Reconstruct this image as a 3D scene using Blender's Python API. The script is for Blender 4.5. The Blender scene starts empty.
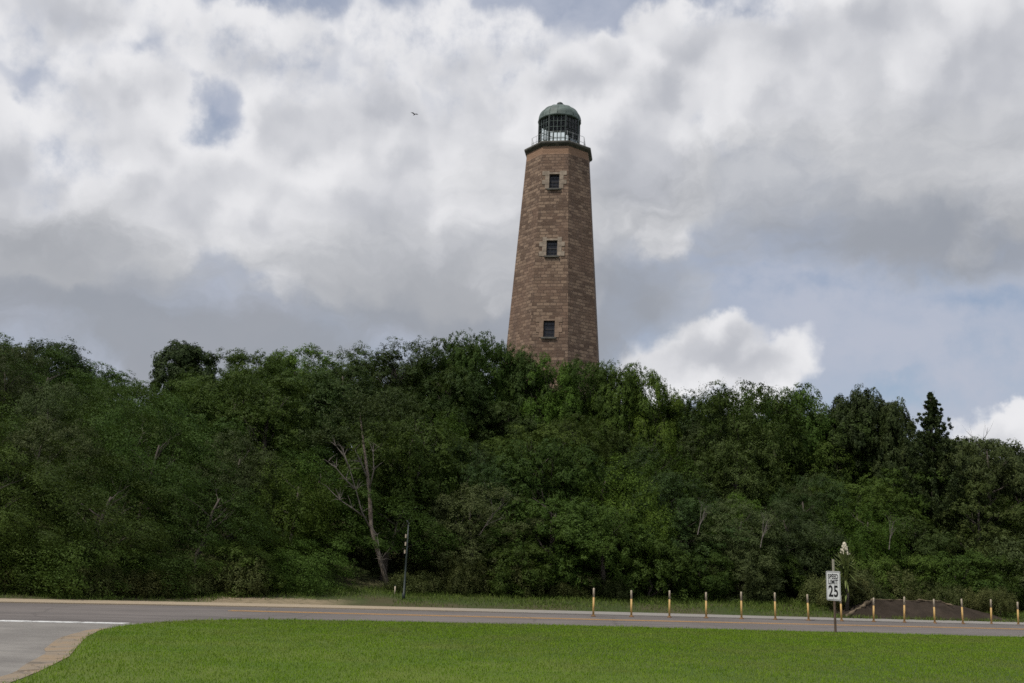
import bpy, bmesh, math, random
import numpy as np
from mathutils import Vector, Matrix, noise
from mathutils.geometry import tessellate_polygon

S = bpy.context.scene
COL = S.collection
RAD = math.radians

# ------------------------------------------------------------------ camera
CAM_H, PITCH, ROLL = 1.65, RAD(12.6), RAD(2.1)
cam_d = bpy.data.cameras.new('camera')
cam_d.sensor_width = 36.0
cam_d.lens = 36.0 * 1000.0 / 1024.0
cam_d.clip_end = 6000
cam = bpy.data.objects.new('camera', cam_d)
COL.objects.link(cam)
_f = Vector((0, math.cos(PITCH), math.sin(PITCH)))
_u0 = Vector((0, -math.sin(PITCH), math.cos(PITCH)))
_r0 = Vector((1, 0, 0))
_r = _r0 * math.cos(ROLL) + _u0 * math.sin(ROLL)
_u = _u0 * math.cos(ROLL) - _r0 * math.sin(ROLL)
m3 = Matrix((_r, _u, -_f)).transposed()
cam.matrix_world = Matrix.Translation((0, 0, CAM_H)) @ m3.to_4x4()
S.camera = cam

# ------------------------------------------------------------------ render / exposure
S.render.engine = 'CYCLES'
S.cycles.use_adaptive_sampling = True
S.cycles.adaptive_threshold = 0.015
S.cycles.use_denoising = False
S.cycles.max_bounces = 5
S.cycles.diffuse_bounces = 3
S.cycles.glossy_bounces = 2
S.cycles.transmission_bounces = 3
S.cycles.transparent_max_bounces = 6
S.cycles.filter_width = 1.6
S.view_settings.view_transform = 'Standard'
S.view_settings.look = 'None'
S.view_settings.exposure = 0.0
S.view_settings.gamma = 1.0
S.view_settings.use_curve_mapping = False

# ------------------------------------------------------------------ sun + sky
SUN_EL, SUN_AZ = RAD(60), RAD(231)          # azimuth clockwise from +Y: sun to the left and behind the camera
to_sun = Vector((math.sin(SUN_AZ) * math.cos(SUN_EL), math.cos(SUN_AZ) * math.cos(SUN_EL), math.sin(SUN_EL)))
sd = bpy.data.lights.new('sun', 'SUN')
sd.energy = 3.1
sd.angle = RAD(1.0)
sd.color = (1.0, 0.945, 0.86)
sun = bpy.data.objects.new('sun', sd)
sun.rotation_euler = to_sun.to_track_quat('Z', 'Y').to_euler()
sun.location = (-40, -20, 60)
COL.objects.link(sun)

SKY_STRENGTH = 0.1


class X:
    """tiny expression wrapper over math nodes"""
    tree = None

    def __init__(self, s):
        self.s = s

    @staticmethod
    def op(o, *a, clamp=False):
        n = X.tree.nodes.new('ShaderNodeMath')
        n.operation = o
        n.use_clamp = clamp
        for i, v in enumerate(a):
            if isinstance(v, X):
                X.tree.links.new(v.s, n.inputs[i])
            else:
                n.inputs[i].default_value = float(v)
        return X(n.outputs[0])

    def __add__(a, b): return X.op('ADD', a, b)
    def __radd__(a, b): return X.op('ADD', a, b)
    def __sub__(a, b): return X.op('SUBTRACT', a, b)
    def __rsub__(a, b): return X.op('SUBTRACT', b, a)
    def __mul__(a, b): return X.op('MULTIPLY', a, b)
    def __rmul__(a, b): return X.op('MULTIPLY', a, b)


def link(a, b):
    X.tree.links.new(a, b)


def node(t, **kw):
    n = X.tree.nodes.new(t)
    for k, v in kw.items():
        setattr(n, k, v)
    return n


def sstep(x, lo, hi):
    n = node('ShaderNodeMapRange', interpolation_type='SMOOTHSTEP')
    link(x.s, n.inputs[0])
    n.inputs[1].default_value, n.inputs[2].default_value = lo, hi
    return X(n.outputs[0])


def vmath(o, a, b=None):
    n = node('ShaderNodeVectorMath', operation=o)
    for i, v in enumerate((a, b)):
        if v is None:
            continue
        if isinstance(v, (tuple, list)):
            n.inputs[i].default_value = v
        else:
            link(v, n.inputs[i])
    return n.outputs['Value'] if o in ('LENGTH', 'DOT_PRODUCT') else n.outputs[0]


def mixc(f, a, b, blend='MIX'):
    n = node('ShaderNodeMix', data_type='RGBA', blend_type=blend)
    for sock, v in ((n.inputs[0], f), (n.inputs[6], a), (n.inputs[7], b)):
        if isinstance(v, X):
            link(v.s, sock)
        elif isinstance(v, (int, float)):
            sock.default_value = v
        elif isinstance(v, (tuple, list)):
            sock.default_value = (*v[:3], 1)
        else:
            link(v, sock)
    return n.outputs[2]


def noise_n(vec, scale, detail=4, rough=0.55, lac=2.0, dist=0.0, dims='3D'):
    n = node('ShaderNodeTexNoise', noise_dimensions=dims)
    link(vec, n.inputs['Vector'])
    n.inputs['Scale'].default_value = scale
    n.inputs['Detail'].default_value = detail
    n.inputs['Roughness'].default_value = rough
    n.inputs['Lacunarity'].default_value = lac
    n.inputs['Distortion'].default_value = dist
    return n


# cloud banks in the sky: (azimuth, elevation, half width, half height, weight), radians
PUFFS = [(-0.290,0.478,0.130,0.045,0.62), (-0.499,0.474,0.110,0.060,1.00), (-0.513,0.344,0.060,0.080,1.00), (-0.401,0.390,0.095,0.075,1.00), (-0.447,0.299,0.150,0.070,0.90), (-0.351,0.328,0.120,0.070,0.90), (-0.226,0.411,0.085,0.065,1.00), (-0.142,0.401,0.110,0.070,1.00), (-0.255,0.341,0.130,0.070,1.00), (-0.042,0.417,0.110,0.060,0.80), (-0.100,0.326,0.200,0.090,1.00), (0.085,0.486,0.060,0.040,0.70), (0.166,0.508,0.090,0.055,1.00), (0.128,0.467,0.090,0.050,0.80), (0.265,0.479,0.110,0.070,1.00), (0.383,0.476,0.150,0.100,1.00), (0.481,0.435,0.120,0.130,0.90), (0.195,0.205,0.062,0.040,0.95), (0.240,0.188,0.055,0.036,0.90), (0.140,0.188,0.055,0.040,0.90), (0.100,0.400,0.140,0.085,0.85), (-0.030,0.440,0.120,0.070,0.90), (-0.160,0.440,0.110,0.050,0.70), (-0.060,0.500,0.150,0.050,0.65), (0.040,0.465,0.080,0.045,0.75), (0.475,0.125,0.060,0.030,1.00)]
DECK = [(-0.404,0.236,0.260,0.090,1.00), (-0.167,0.252,0.260,0.090,1.00), (0.047,0.303,0.180,0.130,1.00), (0.252,0.368,0.190,0.100,1.00), (0.413,0.355,0.190,0.110,1.00), (0.060,0.220,0.130,0.090,1.00), (0.130,0.262,0.110,0.060,0.90), (-0.280,0.193,0.300,0.060,1.00), (0.461,0.278,0.120,0.040,0.70), (0.592,0.323,0.200,0.150,1.00), (-0.605,0.238,0.200,0.150,1.00)]
DARK = [(-0.433,0.190,0.240,0.065,1.15), (-0.271,0.195,0.220,0.062,1.15), (-0.090,0.225,0.160,0.065,0.95), (0.090,0.240,0.090,0.090,1.20), (0.437,0.303,0.140,0.050,1.00), (0.310,0.322,0.120,0.040,0.60), (0.129,0.391,0.060,0.050,0.50), (-0.468,0.264,0.090,0.040,0.40)]
BLUE = [(-0.316,0.414,0.032,0.026,1.00), (-0.250,0.478,0.150,0.026,0.40), (-0.102,0.522,0.140,0.030,0.25), (0.230,0.537,0.070,0.022,0.70), (0.308,0.270,0.110,0.022,0.60), (0.467,0.240,0.060,0.016,0.80), (0.381,0.159,0.060,0.014,1.00), (0.463,0.179,0.070,0.025,0.50), (-0.504,0.451,0.040,0.040,0.30), (-0.455,0.356,0.030,0.060,0.30)]


def blobs(vec, table, soft=0.25):
    acc = None
    for a, e, rx, ry, w in table:
        q = vmath('MULTIPLY', vmath('SUBTRACT', vec, (a, e, 0)), (1 / rx, 1 / ry, 0))
        v = (1.0 - X(vmath('LENGTH', q))) * w
        if acc is None:
            acc = v
        else:
            n = node('ShaderNodeMath', operation='SMOOTH_MAX')
            link(acc.s, n.inputs[0]); link(v.s, n.inputs[1])
            n.inputs[2].default_value = soft
            acc = X(n.outputs[0])
    return acc


def build_world():
    w = bpy.data.worlds.new('World')
    S.world = w
    w.use_nodes = True
    nt = w.node_tree
    nt.nodes.clear()
    X.tree = nt
    out = node('ShaderNodeOutputWorld')
    bg = node('ShaderNodeBackground')
    bg.inputs[1].default_value = SKY_STRENGTH
    link(bg.outputs[0], out.inputs[0])
    sky = node('ShaderNodeTexSky', sky_type='NISHITA')
    sky.sun_disc = False
    sky.sun_elevation = SUN_EL
    sky.sun_rotation = SUN_AZ
    tc = node('ShaderNodeTexCoord')
    d = vmath('NORMALIZE', tc.outputs['Generated'])
    sep = node('ShaderNodeSeparateXYZ')
    link(d, sep.inputs[0])
    az = X.op('ARCTAN2', X(sep.outputs[0]), X(sep.outputs[1]))
    el = X.op('ARCSINE', X(sep.outputs[2]))
    comb = node('ShaderNodeCombineXYZ')
    link(az.s, comb.inputs[0]); link(el.s, comb.inputs[1])
    ang = comb.outputs[0]
    # swirl the directions a little so that edges wander
    n1 = noise_n(ang, 5.0, 4, 0.55, dims='2D')
    w1 = vmath('MULTIPLY', vmath('SUBTRACT', n1.outputs['Color'], (0.5, 0.5, 0.5)), (0.105, 0.085, 0))
    n2 = noise_n(ang, 17.0, 5, 0.6, dims='2D')
    w2 = vmath('MULTIPLY', vmath('SUBTRACT', n2.outputs['Color'], (0.5, 0.5, 0.5)), (0.042, 0.036, 0))
    vec = vmath('ADD', vmath('ADD', ang, w1), w2)

    def billow(v):
        vo = node('ShaderNodeTexVoronoi', feature='SMOOTH_F1', voronoi_dimensions='2D')
        link(v, vo.inputs['Vector'])
        vo.inputs['Scale'].default_value = 9.5
        vo.inputs['Detail'].default_value = 2.0
        vo.inputs['Roughness'].default_value = 0.5
        vo.inputs['Smoothness'].default_value = 0.7
        return 1.0 - X(vo.outputs['Distance'])
    vb = vmath('ADD', vmath('ADD', ang, vmath('MULTIPLY', w1, (0.3, 0.3, 0))), w2)
    b0 = billow(vb)
    b1 = billow(vmath('ADD', vb, (-0.014, 0.026, 0)))
    fine = noise_n(ang, 30.0, 5, 0.6, dims='2D')
    finex = X(fine.outputs['Fac'])
    pb = blobs(vec, PUFFS)
    h0 = pb + 0.55 * b0 + 0.22 * (finex - 0.5)
    puff = sstep(h0, 0.09, 0.38)
    rim = 1.0 - sstep(pb, 0.1, 0.75)
    light = sstep(0.75 * (b0 - b1) + 0.15 * (finex - 0.5) + 0.55 * rim + 0.9 * (X(n1.outputs['Fac']) - 0.5), -0.5, 0.65)
    # soft grey layer, streaky
    st = vmath('MULTIPLY', vec, (1.0, 1.8, 1.0))
    n3 = noise_n(st, 6.0, 6, 0.55, dist=0.3, dims='2D')
    n3x = X(n3.outputs['Fac'])
    deck = sstep(blobs(vec, DECK, 0.4) + 1.3 * (n3x - 0.5), 0.02, 0.7)
    dark = sstep(blobs(vec, DARK, 0.4) + 0.8 * (n3x - 0.5), -0.5, 0.6)
    blue = sstep(blobs(vec, BLUE, 0.2) + 1.5 * (finex - 0.5) + 0.6 * (X(n1.outputs['Fac']) - 0.5), -0.2, 0.95)
    # cloud everywhere outside the banks above, so the light and other views stay plausible
    far = X.op('MAXIMUM', sstep(X.op('ABSOLUTE', az), 0.62, 0.95), sstep(el, 0.56, 0.8))
    n4 = noise_n(d, 3.2, 5, 0.56)
    gen = sstep(X(n4.outputs['Fac']), 0.40, 0.60) * far

    k = 1.0 / SKY_STRENGTH
    def c(r, g, b): return (r * k, g * k, b * k)
    veil = noise_n(st, 4.5, 5, 0.6, dims='2D')
    vx = sstep(X(veil.outputs['Fac']), 0.3, 0.7) * 0.36 + 0.62
    vx = vx - 0.36 * blue
    base = mixc(vx, sky.outputs[0], c(0.47, 0.505, 0.60))
    pc = mixc(light, c(0.49, 0.505, 0.55), c(0.83, 0.83, 0.85))
    col = mixc(puff * (1.0 - 0.8 * blue), base, pc)
    n5 = noise_n(st, 12.0, 5, 0.6, dims='2D')
    dc = mixc(sstep(X(n5.outputs['Fac']), 0.3, 0.7), c(0.455, 0.47, 0.505), c(0.56, 0.57, 0.595))
    dc = mixc(dark * 0.9, dc, c(0.292, 0.31, 0.345))
    col = mixc(deck * 0.85 * (1.0 - 0.6 * blue), col, dc)
    col = mixc(gen * 0.85, col, c(0.60, 0.61, 0.64))
    link(col, bg.inputs[0])
    w.cycles.sampling_method = 'MANUAL'
    w.cycles.sample_map_resolution = 256


build_world()

# ------------------------------------------------------------------ helpers
def arr_mesh(name, verts, faces_flat, sizes, uvs=None):
    """mesh straight from numpy arrays"""
    me = bpy.data.meshes.new(name)
    me.vertices.add(len(verts))
    me.vertices.foreach_set('co', np.asarray(verts, np.float32).ravel())
    me.loops.add(len(faces_flat))
    me.loops.foreach_set('vertex_index', np.asarray(faces_flat, np.int32))
    me.polygons.add(len(sizes))
    st = np.concatenate(([0], np.cumsum(sizes)[:-1])).astype(np.int32)
    me.polygons.foreach_set('loop_start', st)
    if uvs is not None:
        ul = me.uv_layers.new(name='UVMap')
        ul.data.foreach_set('uv', np.asarray(uvs, np.float32).ravel())
    me.update(calc_edges=True)
    me.validate()
    return me


def obj(name, me, mat=None, parent=None):
    o = bpy.data.objects.new(name, me)
    COL.objects.link(o)
    if mat is not None and me is not None and not me.materials:
        me.materials.append(mat)
    if parent is not None:
        o.parent = parent
    return o


def thing(name, label, cat, loc=(0, 0, 0), rz=0.0, group=None):
    o = bpy.data.objects.new(name, None)
    o.empty_display_size = 0.2
    COL.objects.link(o)
    o.location = loc
    o.rotation_euler = (0, 0, rz)
    tag(o, label, cat, group)
    return o


def tag(o, label=None, cat=None, group=None, kind=None):
    if label: o['label'] = label
    if cat: o['category'] = cat
    if group: o['group'] = group
    if kind: o['kind'] = kind
    return o


class MB:
    """collects simple shapes into one mesh"""
    def __init__(s):
        s.v, s.f, s.uv = [], [], []

    def quad(s, pts, uv=None):
        b = len(s.v)
        s.v += [tuple(p) for p in pts]
        s.f.append(tuple(range(b, b + len(pts))))
        s.uv += list(uv) if uv else [(p[0], p[2]) for p in pts]

    def box(s, c, size, M=None):
        x, y, z = (q / 2 for q in size)
        P = [Vector((sx * x, sy * y, sz * z)) for sx in (-1, 1) for sy in (-1, 1) for sz in (-1, 1)]
        P = [(M @ p if M else p) + Vector(c) for p in P]
        for f in ((0, 1, 3, 2), (4, 6, 7, 5), (0, 4, 5, 1), (2, 3, 7, 6), (0, 2, 6, 4), (1, 5, 7, 3)):
            s.quad([P[i] for i in f])

    def tube(s, pts, rads, n=8, cap=True):
        pts = [Vector(p) for p in pts]
        rings = []
        prev = None
        for i, p in enumerate(pts):
            t = (pts[min(i + 1, len(pts) - 1)] - pts[max(i - 1, 0)])
            t = t.normalized() if t.length > 1e-9 else Vector((0, 0, 1))
            a = prev if prev is not None else (Vector((1, 0, 0)) if abs(t.x) < 0.9 else Vector((0, 1, 0)))
            a = (a - t * a.dot(t)).normalized()
            prev = a
            b = t.cross(a)
            base = len(s.v)
            for k in range(n):
                q = 2 * math.pi * k / n
                s.v.append(tuple(p + (a * math.cos(q) + b * math.sin(q)) * rads[i]))
            rings.append(base)
        for i in range(len(rings) - 1):
            for k in range(n):
                k2 = (k + 1) % n
                s.f.append((rings[i] + k, rings[i] + k2, rings[i + 1] + k2, rings[i + 1] + k))
                s.uv += [(k / n, i), ((k + 1) / n, i), ((k + 1) / n, i + 1), (k / n, i + 1)]
        if cap:
            s.f.append(tuple(rings[-1] + k for k in range(n)))
            s.uv += [(0, 0)] * n
            s.f.append(tuple(rings[0] + k for k in reversed(range(n))))
            s.uv += [(0, 0)] * n

    def lathe(s, prof, n=24, c=(0, 0, 0), phase=0.0):
        base = len(s.v)
        for r, z in prof:
            for k in range(n):
                q = 2 * math.pi * k / n + phase
                s.v.append((c[0] + r * math.cos(q), c[1] + r * math.sin(q), c[2] + z))
        for i in range(len(prof) - 1):
            for k in range(n):
                k2 = (k + 1) % n
                s.f.append((base + i * n + k, base + i * n + k2, base + (i + 1) * n + k2, base + (i + 1) * n + k))
                s.uv += [(k / n, prof[i][1]), ((k + 1) / n, prof[i][1]), ((k + 1) / n, prof[i + 1][1]), (k / n, prof[i + 1][1])]

    def mesh(s, name, smooth=False):
        flat = [i for f in s.f for i in f]
        me = arr_mesh(name, s.v, flat, [len(f) for f in s.f], s.uv)
        if smooth:
            me.polygons.foreach_set('use_smooth', [True] * len(me.polygons))
        return me

    def build(s, name, mat, parent=None, smooth=False):
        return obj(name, s.mesh(name, smooth), mat, parent)


def material(name):
    m = bpy.data.materials.new(name)
    m.use_nodes = True
    nt = m.node_tree
    nt.nodes.clear()
    X.tree = nt
    out = node('ShaderNodeOutputMaterial')
    b = node('ShaderNodeBsdfPrincipled')
    link(b.outputs[0], out.inputs[0])
    return m, b, out


def bump(b, fac, strength=0.4, dist=0.05):
    n = node('ShaderNodeBump')
    n.inputs['Strength'].default_value = strength
    n.inputs['Distance'].default_value = dist
    link(fac.s if isinstance(fac, X) else fac, n.inputs['Height'])
    link(n.outputs[0], b.inputs['Normal'])


def plain(name, col, rough=0.6, metal=0.0, var=0.15, scale=6.0, spec=0.4):
    """a single-colour surface with uneven weathering"""
    m, b, _ = material(name)
    tc = node('ShaderNodeTexCoord')
    n = noise_n(tc.outputs['Object'], scale, 6, 0.62)
    lo = tuple(v * (1 - var) for v in col)
    hi = tuple(min(1, v * (1 + var)) for v in col)
    link(mixc(sstep(X(n.outputs['Fac']), 0.3, 0.7), lo, hi), b.inputs['Base Color'])
    b.inputs['Roughness'].default_value = rough
    b.inputs['Metallic'].default_value = metal
    b.inputs['Specular IOR Level'].default_value = spec
    return m


def leaf_mat(name, col, col2, trans=0.22, vary=0.5, rough=0.6, spec=0.12):
    m, b, out = material(name)
    geo = node('ShaderNodeNewGeometry')
    oi = node('ShaderNodeObjectInfo')
    tc = node('ShaderNodeTexCoord')
    ri = X(geo.outputs['Random Per Island'])
    ro = X(oi.outputs['Random'])
    n = noise_n(tc.outputs['Object'], 1.5, 3, 0.55)
    f = X.op('ADD', 0.16 * ri + 0.34 * ro, 1.3 * (X(n.outputs['Fac']) - 0.32), clamp=True)
    c = mixc(f, col, col2)
    hsv = node('ShaderNodeHueSaturation')
    link(c, hsv.inputs['Color'])
    hsv.inputs['Saturation'].default_value = 1.12
    link((ri * (0.3 * vary) + ro * (1.2 * vary) + (1.2 - 0.65 * vary)).s, hsv.inputs['Value'])
    link((0.485 + 0.03 * X.op('FRACT', ro * 7.31)).s, hsv.inputs['Hue'])
    col_s = hsv.outputs[0]
    link(col_s, b.inputs['Base Color'])
    b.inputs['Roughness'].default_value = rough
    b.inputs['Specular IOR Level'].default_value = spec
    tr = node('ShaderNodeBsdfTranslucent')
    link(mixc(0.5, col_s, (0.07, 0.10, 0.02)), tr.inputs[0])
    mx = node('ShaderNodeMixShader')
    mx.inputs[0].default_value = trans
    link(b.outputs[0], mx.inputs[1]); link(tr.outputs[0], mx.inputs[2])
    link(mx.outputs[0], out.inputs[0])
    return m


def bark_mat(name, col, col2, scale=9):
    m, b, _ = material(name)
    tc = node('ShaderNodeTexCoord')
    v = vmath('MULTIPLY', tc.outputs['Object'], (1, 1, 0.25))
    n = noise_n(v, scale, 6, 0.65)
    f = sstep(X(n.outputs['Fac']), 0.3, 0.7)
    link(mixc(f, col, col2), b.inputs['Base Color'])
    b.inputs['Roughness'].default_value = 0.85
    bump(b, X(n.outputs['Fac']), 0.6, 0.03)
    return m


# ------------------------------------------------------------------ ground layout
_kx = [-150, -40, -15, -9.1, -6.06, -0.77, 3.24, 11.24, 21.1, 60, 150]
_ky = [-8, 21.5, 30.9, 33.45, 34.55, 36.1, 37.05, 39.1, 41.8, 51, 68]


def kerb_y(x):                       # far edge of the road, running away to the right
    return float(np.interp(x, _kx, _ky))


def shoulder_w(x):
    return 2.2 + 0.25 * math.sin(x * 0.37) * 0.5


def foot_y(x):                       # where the thicket begins
    return kerb_y(x) + 4.3 + 3.0 * max(0.0, min(1.0, (x + 13) / 8))


CREST = [(-0.75, 8.0), (-0.52, 7.8), (-0.37, 6.4), (-0.22, 7.6), (-0.02, 8.8), (0.09, 7.9), (0.17, 5.9), (0.25, 6.6), (0.36, 6.2), (0.43, 5.6), (0.52, 3.6), (0.75, 3.0)]
_ca, _ch = zip(*CREST)


def ground_z(x, y):
    if y < 20:
        return 0.0
    a = x / y
    h = float(np.interp(a, _ca, _ch))
    s = y - foot_y(x) - 0.5
    t = max(0.0, min(1.0, s / 25.0))
    z = h * (t * t * (3 - 2 * t) * 0.75 + t * 0.25)
    back = max(0.0, min(1.0, (y - 95) / 60))
    z *= 1 - 0.8 * back * back * (3 - 2 * back)
    v = y - kerb_y(x) - 2.0
    if v > 0:
        z += 0.07 * min(v, 6.0) * (1.0 if y < 90 else 0.0)
    if s > 0:
        z += 0.35 * min(1, s / 6) * noise.noise(Vector((x * 0.21, y * 0.21, 3)))
    return z


def strip(name, xs, ylo, yhi, z, mat, nv=2):
    """a ribbon sheet between two curves"""
    v, f, uv = [], [], []
    for i, x in enumerate(xs):
        for j in range(nv + 1):
            t = j / nv
            y = ylo(x) * (1 - t) + yhi(x) * t
            v.append((x, y, z))
    for i in range(len(xs) - 1):
        for j in range(nv):
            a = i * (nv + 1) + j
            f.append((a, a + nv + 1, a + nv + 2, a + 1))
    me = arr_mesh(name, v, [i for q in f for i in q], [4] * len(f))
    return obj(name, me, mat)


# --- ground material: sandy soil with dry grass, dark litter under the trees
m, b, _ = material('soil')
geo = node('ShaderNodeNewGeometry')
pos = geo.outputs['Position']
n1 = noise_n(pos, 0.35, 6, 0.6)
n2 = noise_n(pos, 4.0, 6, 0.7)
sp_ = node('ShaderNodeSeparateXYZ'); link(pos, sp_.inputs[0])
px_ = X(sp_.outputs[0]) + 3.0 * (X(n1.outputs['Fac']) - 0.5)
sandy_ = 0.8 * sstep(px_, -11.5, -9.5) * (1.0 - sstep(px_, -7.0, -5.0)) * (1.0 - sstep(X(sp_.outputs[1]) - 0.3 * px_ + 3.0 * (X(n2.outputs['Fac']) - 0.5), 40.0, 41.0))
c1 = mixc(sstep(X(n1.outputs['Fac']), 0.4, 0.62), (0.050, 0.072, 0.022), (0.080, 0.074, 0.040))
c1 = mixc(sandy_, c1, (0.30, 0.235, 0.16))
c1 = mixc(sstep(X(n2.outputs['Fac']), 0.42, 0.7) * 0.6, c1, (0.055, 0.05, 0.025))
link(c1, b.inputs['Base Color'])
b.inputs['Roughness'].default_value = 0.95
b.inputs['Specular IOR Level'].default_value = 0.1
bump(b, X(n2.outputs['Fac']), 0.6, 0.06)
M_SOIL = m

m, b, _ = material('asphalt')
geo = node('ShaderNodeNewGeometry')
pos = geo.outputs['Position']
na = noise_n(pos, 0.22, 5, 0.6)
nb = noise_n(pos, 38.0, 4, 0.75)
vr_ = node('ShaderNodeVectorRotate', rotation_type='Z_AXIS'); vr_.inputs['Angle'].default_value = -0.27
link(pos, vr_.inputs['Vector'])
stv = vmath('MULTIPLY', vr_.outputs[0], (0.12, 1.5, 1))
nc = noise_n(stv, 0.8, 5, 0.6)
c1 = mixc(sstep(X(na.outputs['Fac']), 0.35, 0.65), (0.126, 0.112, 0.103), (0.168, 0.148, 0.136))
c1 = mixc(sstep(X(nc.outputs['Fac']), 0.42, 0.66) * 0.65, c1, (0.084, 0.074, 0.072))
c1 = mixc(sstep(X(nb.outputs['Fac']), 0.35, 0.75) * 0.5, c1, (0.17, 0.155, 0.145))
vo = node('ShaderNodeTexVoronoi', feature='DISTANCE_TO_EDGE')
link(vmath('ADD', pos, vmath('MULTIPLY', na.outputs['Color'], (1.5, 1.5, 0))), vo.inputs['Vector'])
vo.inputs['Scale'].default_value = 0.22
crack = 1.0 - sstep(X(vo.outputs['Distance']), 0.003, 0.012)
c1 = mixc(crack * 0.25, c1, (0.04, 0.036, 0.034))
link(c1, b.inputs['Base Color'])
b.inputs['Roughness'].default_value = 0.85
b.inputs['Specular IOR Level'].default_value = 0.25
bump(b, X(nb.outputs['Fac']), 0.35, 0.01)
M_ROAD = m

m, b, _ = material('old_asphalt')
geo = node('ShaderNodeNewGeometry')
pos = geo.outputs['Position']
na = noise_n(pos, 0.5, 6, 0.6)
nb = noise_n(pos, 30.0, 4, 0.8)
c1 = mixc(sstep(X(na.outputs['Fac']), 0.35, 0.65), (0.135, 0.124, 0.112), (0.215, 0.20, 0.18))
nd = noise_n(vmath('MULTIPLY', pos, (0.5, 1.6, 1)), 1.8, 7, 0.7)
c1 = mixc(sstep(X(nd.outputs['Fac']), 0.42, 0.66) * 0.6, c1, (0.105, 0.096, 0.088))
c1 = mixc(sstep(X(nb.outputs['Fac']), 0.3, 0.75) * 0.55, c1, (0.27, 0.255, 0.23))
link(c1, b.inputs['Base Color'])
b.inputs['Roughness'].default_value = 0.9
bump(b, X(nb.outputs['Fac']), 0.5, 0.012)
M_OLDROAD = m


def paint_mat(name, col, wear=(0.12, 0.11, 0.10), lo=0.45, hi=0.62, sc=3.0):
    m, b, _ = material(name)
    geo = node('ShaderNodeNewGeometry')
    n = noise_n(geo.outputs['Position'], sc, 8, 0.7)
    f = sstep(X(n.outputs['Fac']), lo, hi)
    link(mixc(f * 0.75, col, wear), b.inputs['Base Color'])
    b.inputs['Roughness'].default_value = 0.75
    return m


M_WHITE = paint_mat('white_road_paint', (0.62, 0.62, 0.60), lo=0.47, hi=0.66, sc=7)
M_YELLOW = paint_mat('yellow_road_paint', (0.56, 0.30, 0.085), wear=(0.22, 0.15, 0.10), lo=0.48, hi=0.75, sc=2.2)

m, b, _ = material('sandy_concrete')
geo = node('ShaderNodeNewGeometry')
pos = geo.outputs['Position']
na = noise_n(pos, 0.6, 6, 0.65)
nb = noise_n(pos, 14.0, 5, 0.7)
sx = node('ShaderNodeSeparateXYZ'); link(pos, sx.inputs[0])
sand = 1.0 - sstep(X(sx.outputs[0]) + 5.0 * (X(na.outputs['Fac']) - 0.5), -5.0, 3.0)
c1 = mixc(sand, (0.25, 0.235, 0.215), (0.36, 0.285, 0.19))
c1 = mixc(sstep(X(nb.outputs['Fac']), 0.35, 0.7) * 0.5, c1, (0.20, 0.175, 0.14))
link(c1, b.inputs['Base Color'])
b.inputs['Roughness'].default_value = 0.92
bump(b, X(nb.outputs['Fac']), 0.4, 0.02)
M_SHOULDER = m

m, b, _ = material('stained_concrete')
geo = node('ShaderNodeNewGeometry')
pos = geo.outputs['Position']
na = noise_n(pos, 1.6, 6, 0.65)
nb = noise_n(pos, 24.0, 5, 0.7)
c1 = mixc(sstep(X(na.outputs['Fac']), 0.4, 0.62), (0.205, 0.165, 0.12), (0.25, 0.175, 0.10))
c1 = mixc(sstep(X(nb.outputs['Fac']), 0.35, 0.7) * 0.5, c1, (0.26, 0.215, 0.16))
vo = node('ShaderNodeTexVoronoi', feature='DISTANCE_TO_EDGE')
link(vmath('ADD', pos, vmath('MULTIPLY', na.outputs['Color'], (0.9, 0.9, 0))), vo.inputs['Vector'])
vo.inputs['Scale'].default_value = 0.85
c1 = mixc((1.0 - sstep(X(vo.outputs['Distance']), 0.004, 0.016)) * 0.6, c1, (0.06, 0.05, 0.04))
link(c1, b.inputs['Base Color'])
b.inputs['Roughness'].default_value = 0.9
bump(b, X(nb.outputs['Fac']), 0.4, 0.015)
M_GUTTER = m

m, b, _ = material('lawn_turf')
geo = node('ShaderNodeNewGeometry')
pos = geo.outputs['Position']
na = noise_n(pos, 0.45, 6, 0.6)
nb = noise_n(pos, 6.0, 6, 0.7)
c1 = mixc(sstep(X(na.outputs['Fac']), 0.35, 0.65), (0.075, 0.125, 0.018), (0.11, 0.150, 0.028))
c1 = mixc(sstep(X(nb.outputs['Fac']), 0.45, 0.75) * 0.5, c1, (0.075, 0.085, 0.03))
link(c1, b.inputs['Base Color'])
b.inputs['Roughness'].default_value = 0.9
b.inputs['Specular IOR Level'].default_value = 0.15
bump(b, X(nb.outputs['Fac']), 0.8, 0.05)
M_LAWN = m

# --- terrain: one sheet out to the horizon, fine over the dune
xs = np.concatenate((np.linspace(-2500, -90, 10), np.arange(-80, 80.1, 2.0), np.linspace(90, 2500, 10)))
ys = np.concatenate((np.linspace(-400, 10, 8), np.arange(20, 160.1, 2.0), np.linspace(200, 3000, 10)))
tv = [(x, y, ground_z(x, y) if abs(x) < 85 else 0.0) for y in ys for x in xs]
nx = len(xs)
tf = [i for j in range(len(ys) - 1) for k in range(nx - 1) for i in (j * nx + k, j * nx + k + 1, (j + 1) * nx + k + 1, (j + 1) * nx + k)]
tm = arr_mesh('ground', tv, tf, [4] * (len(tf) // 4))
tm.polygons.foreach_set('use_smooth', [True] * len(tm.polygons))
tag(obj('ground', tm, M_SOIL), kind='structure')

rx = list(np.arange(-150, 150.1, 2.0))
road = strip('road', rx, lambda x: kerb_y(x) - 12.5, kerb_y, 0.010, M_ROAD, 3)
tag(road, kind='structure')
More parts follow.
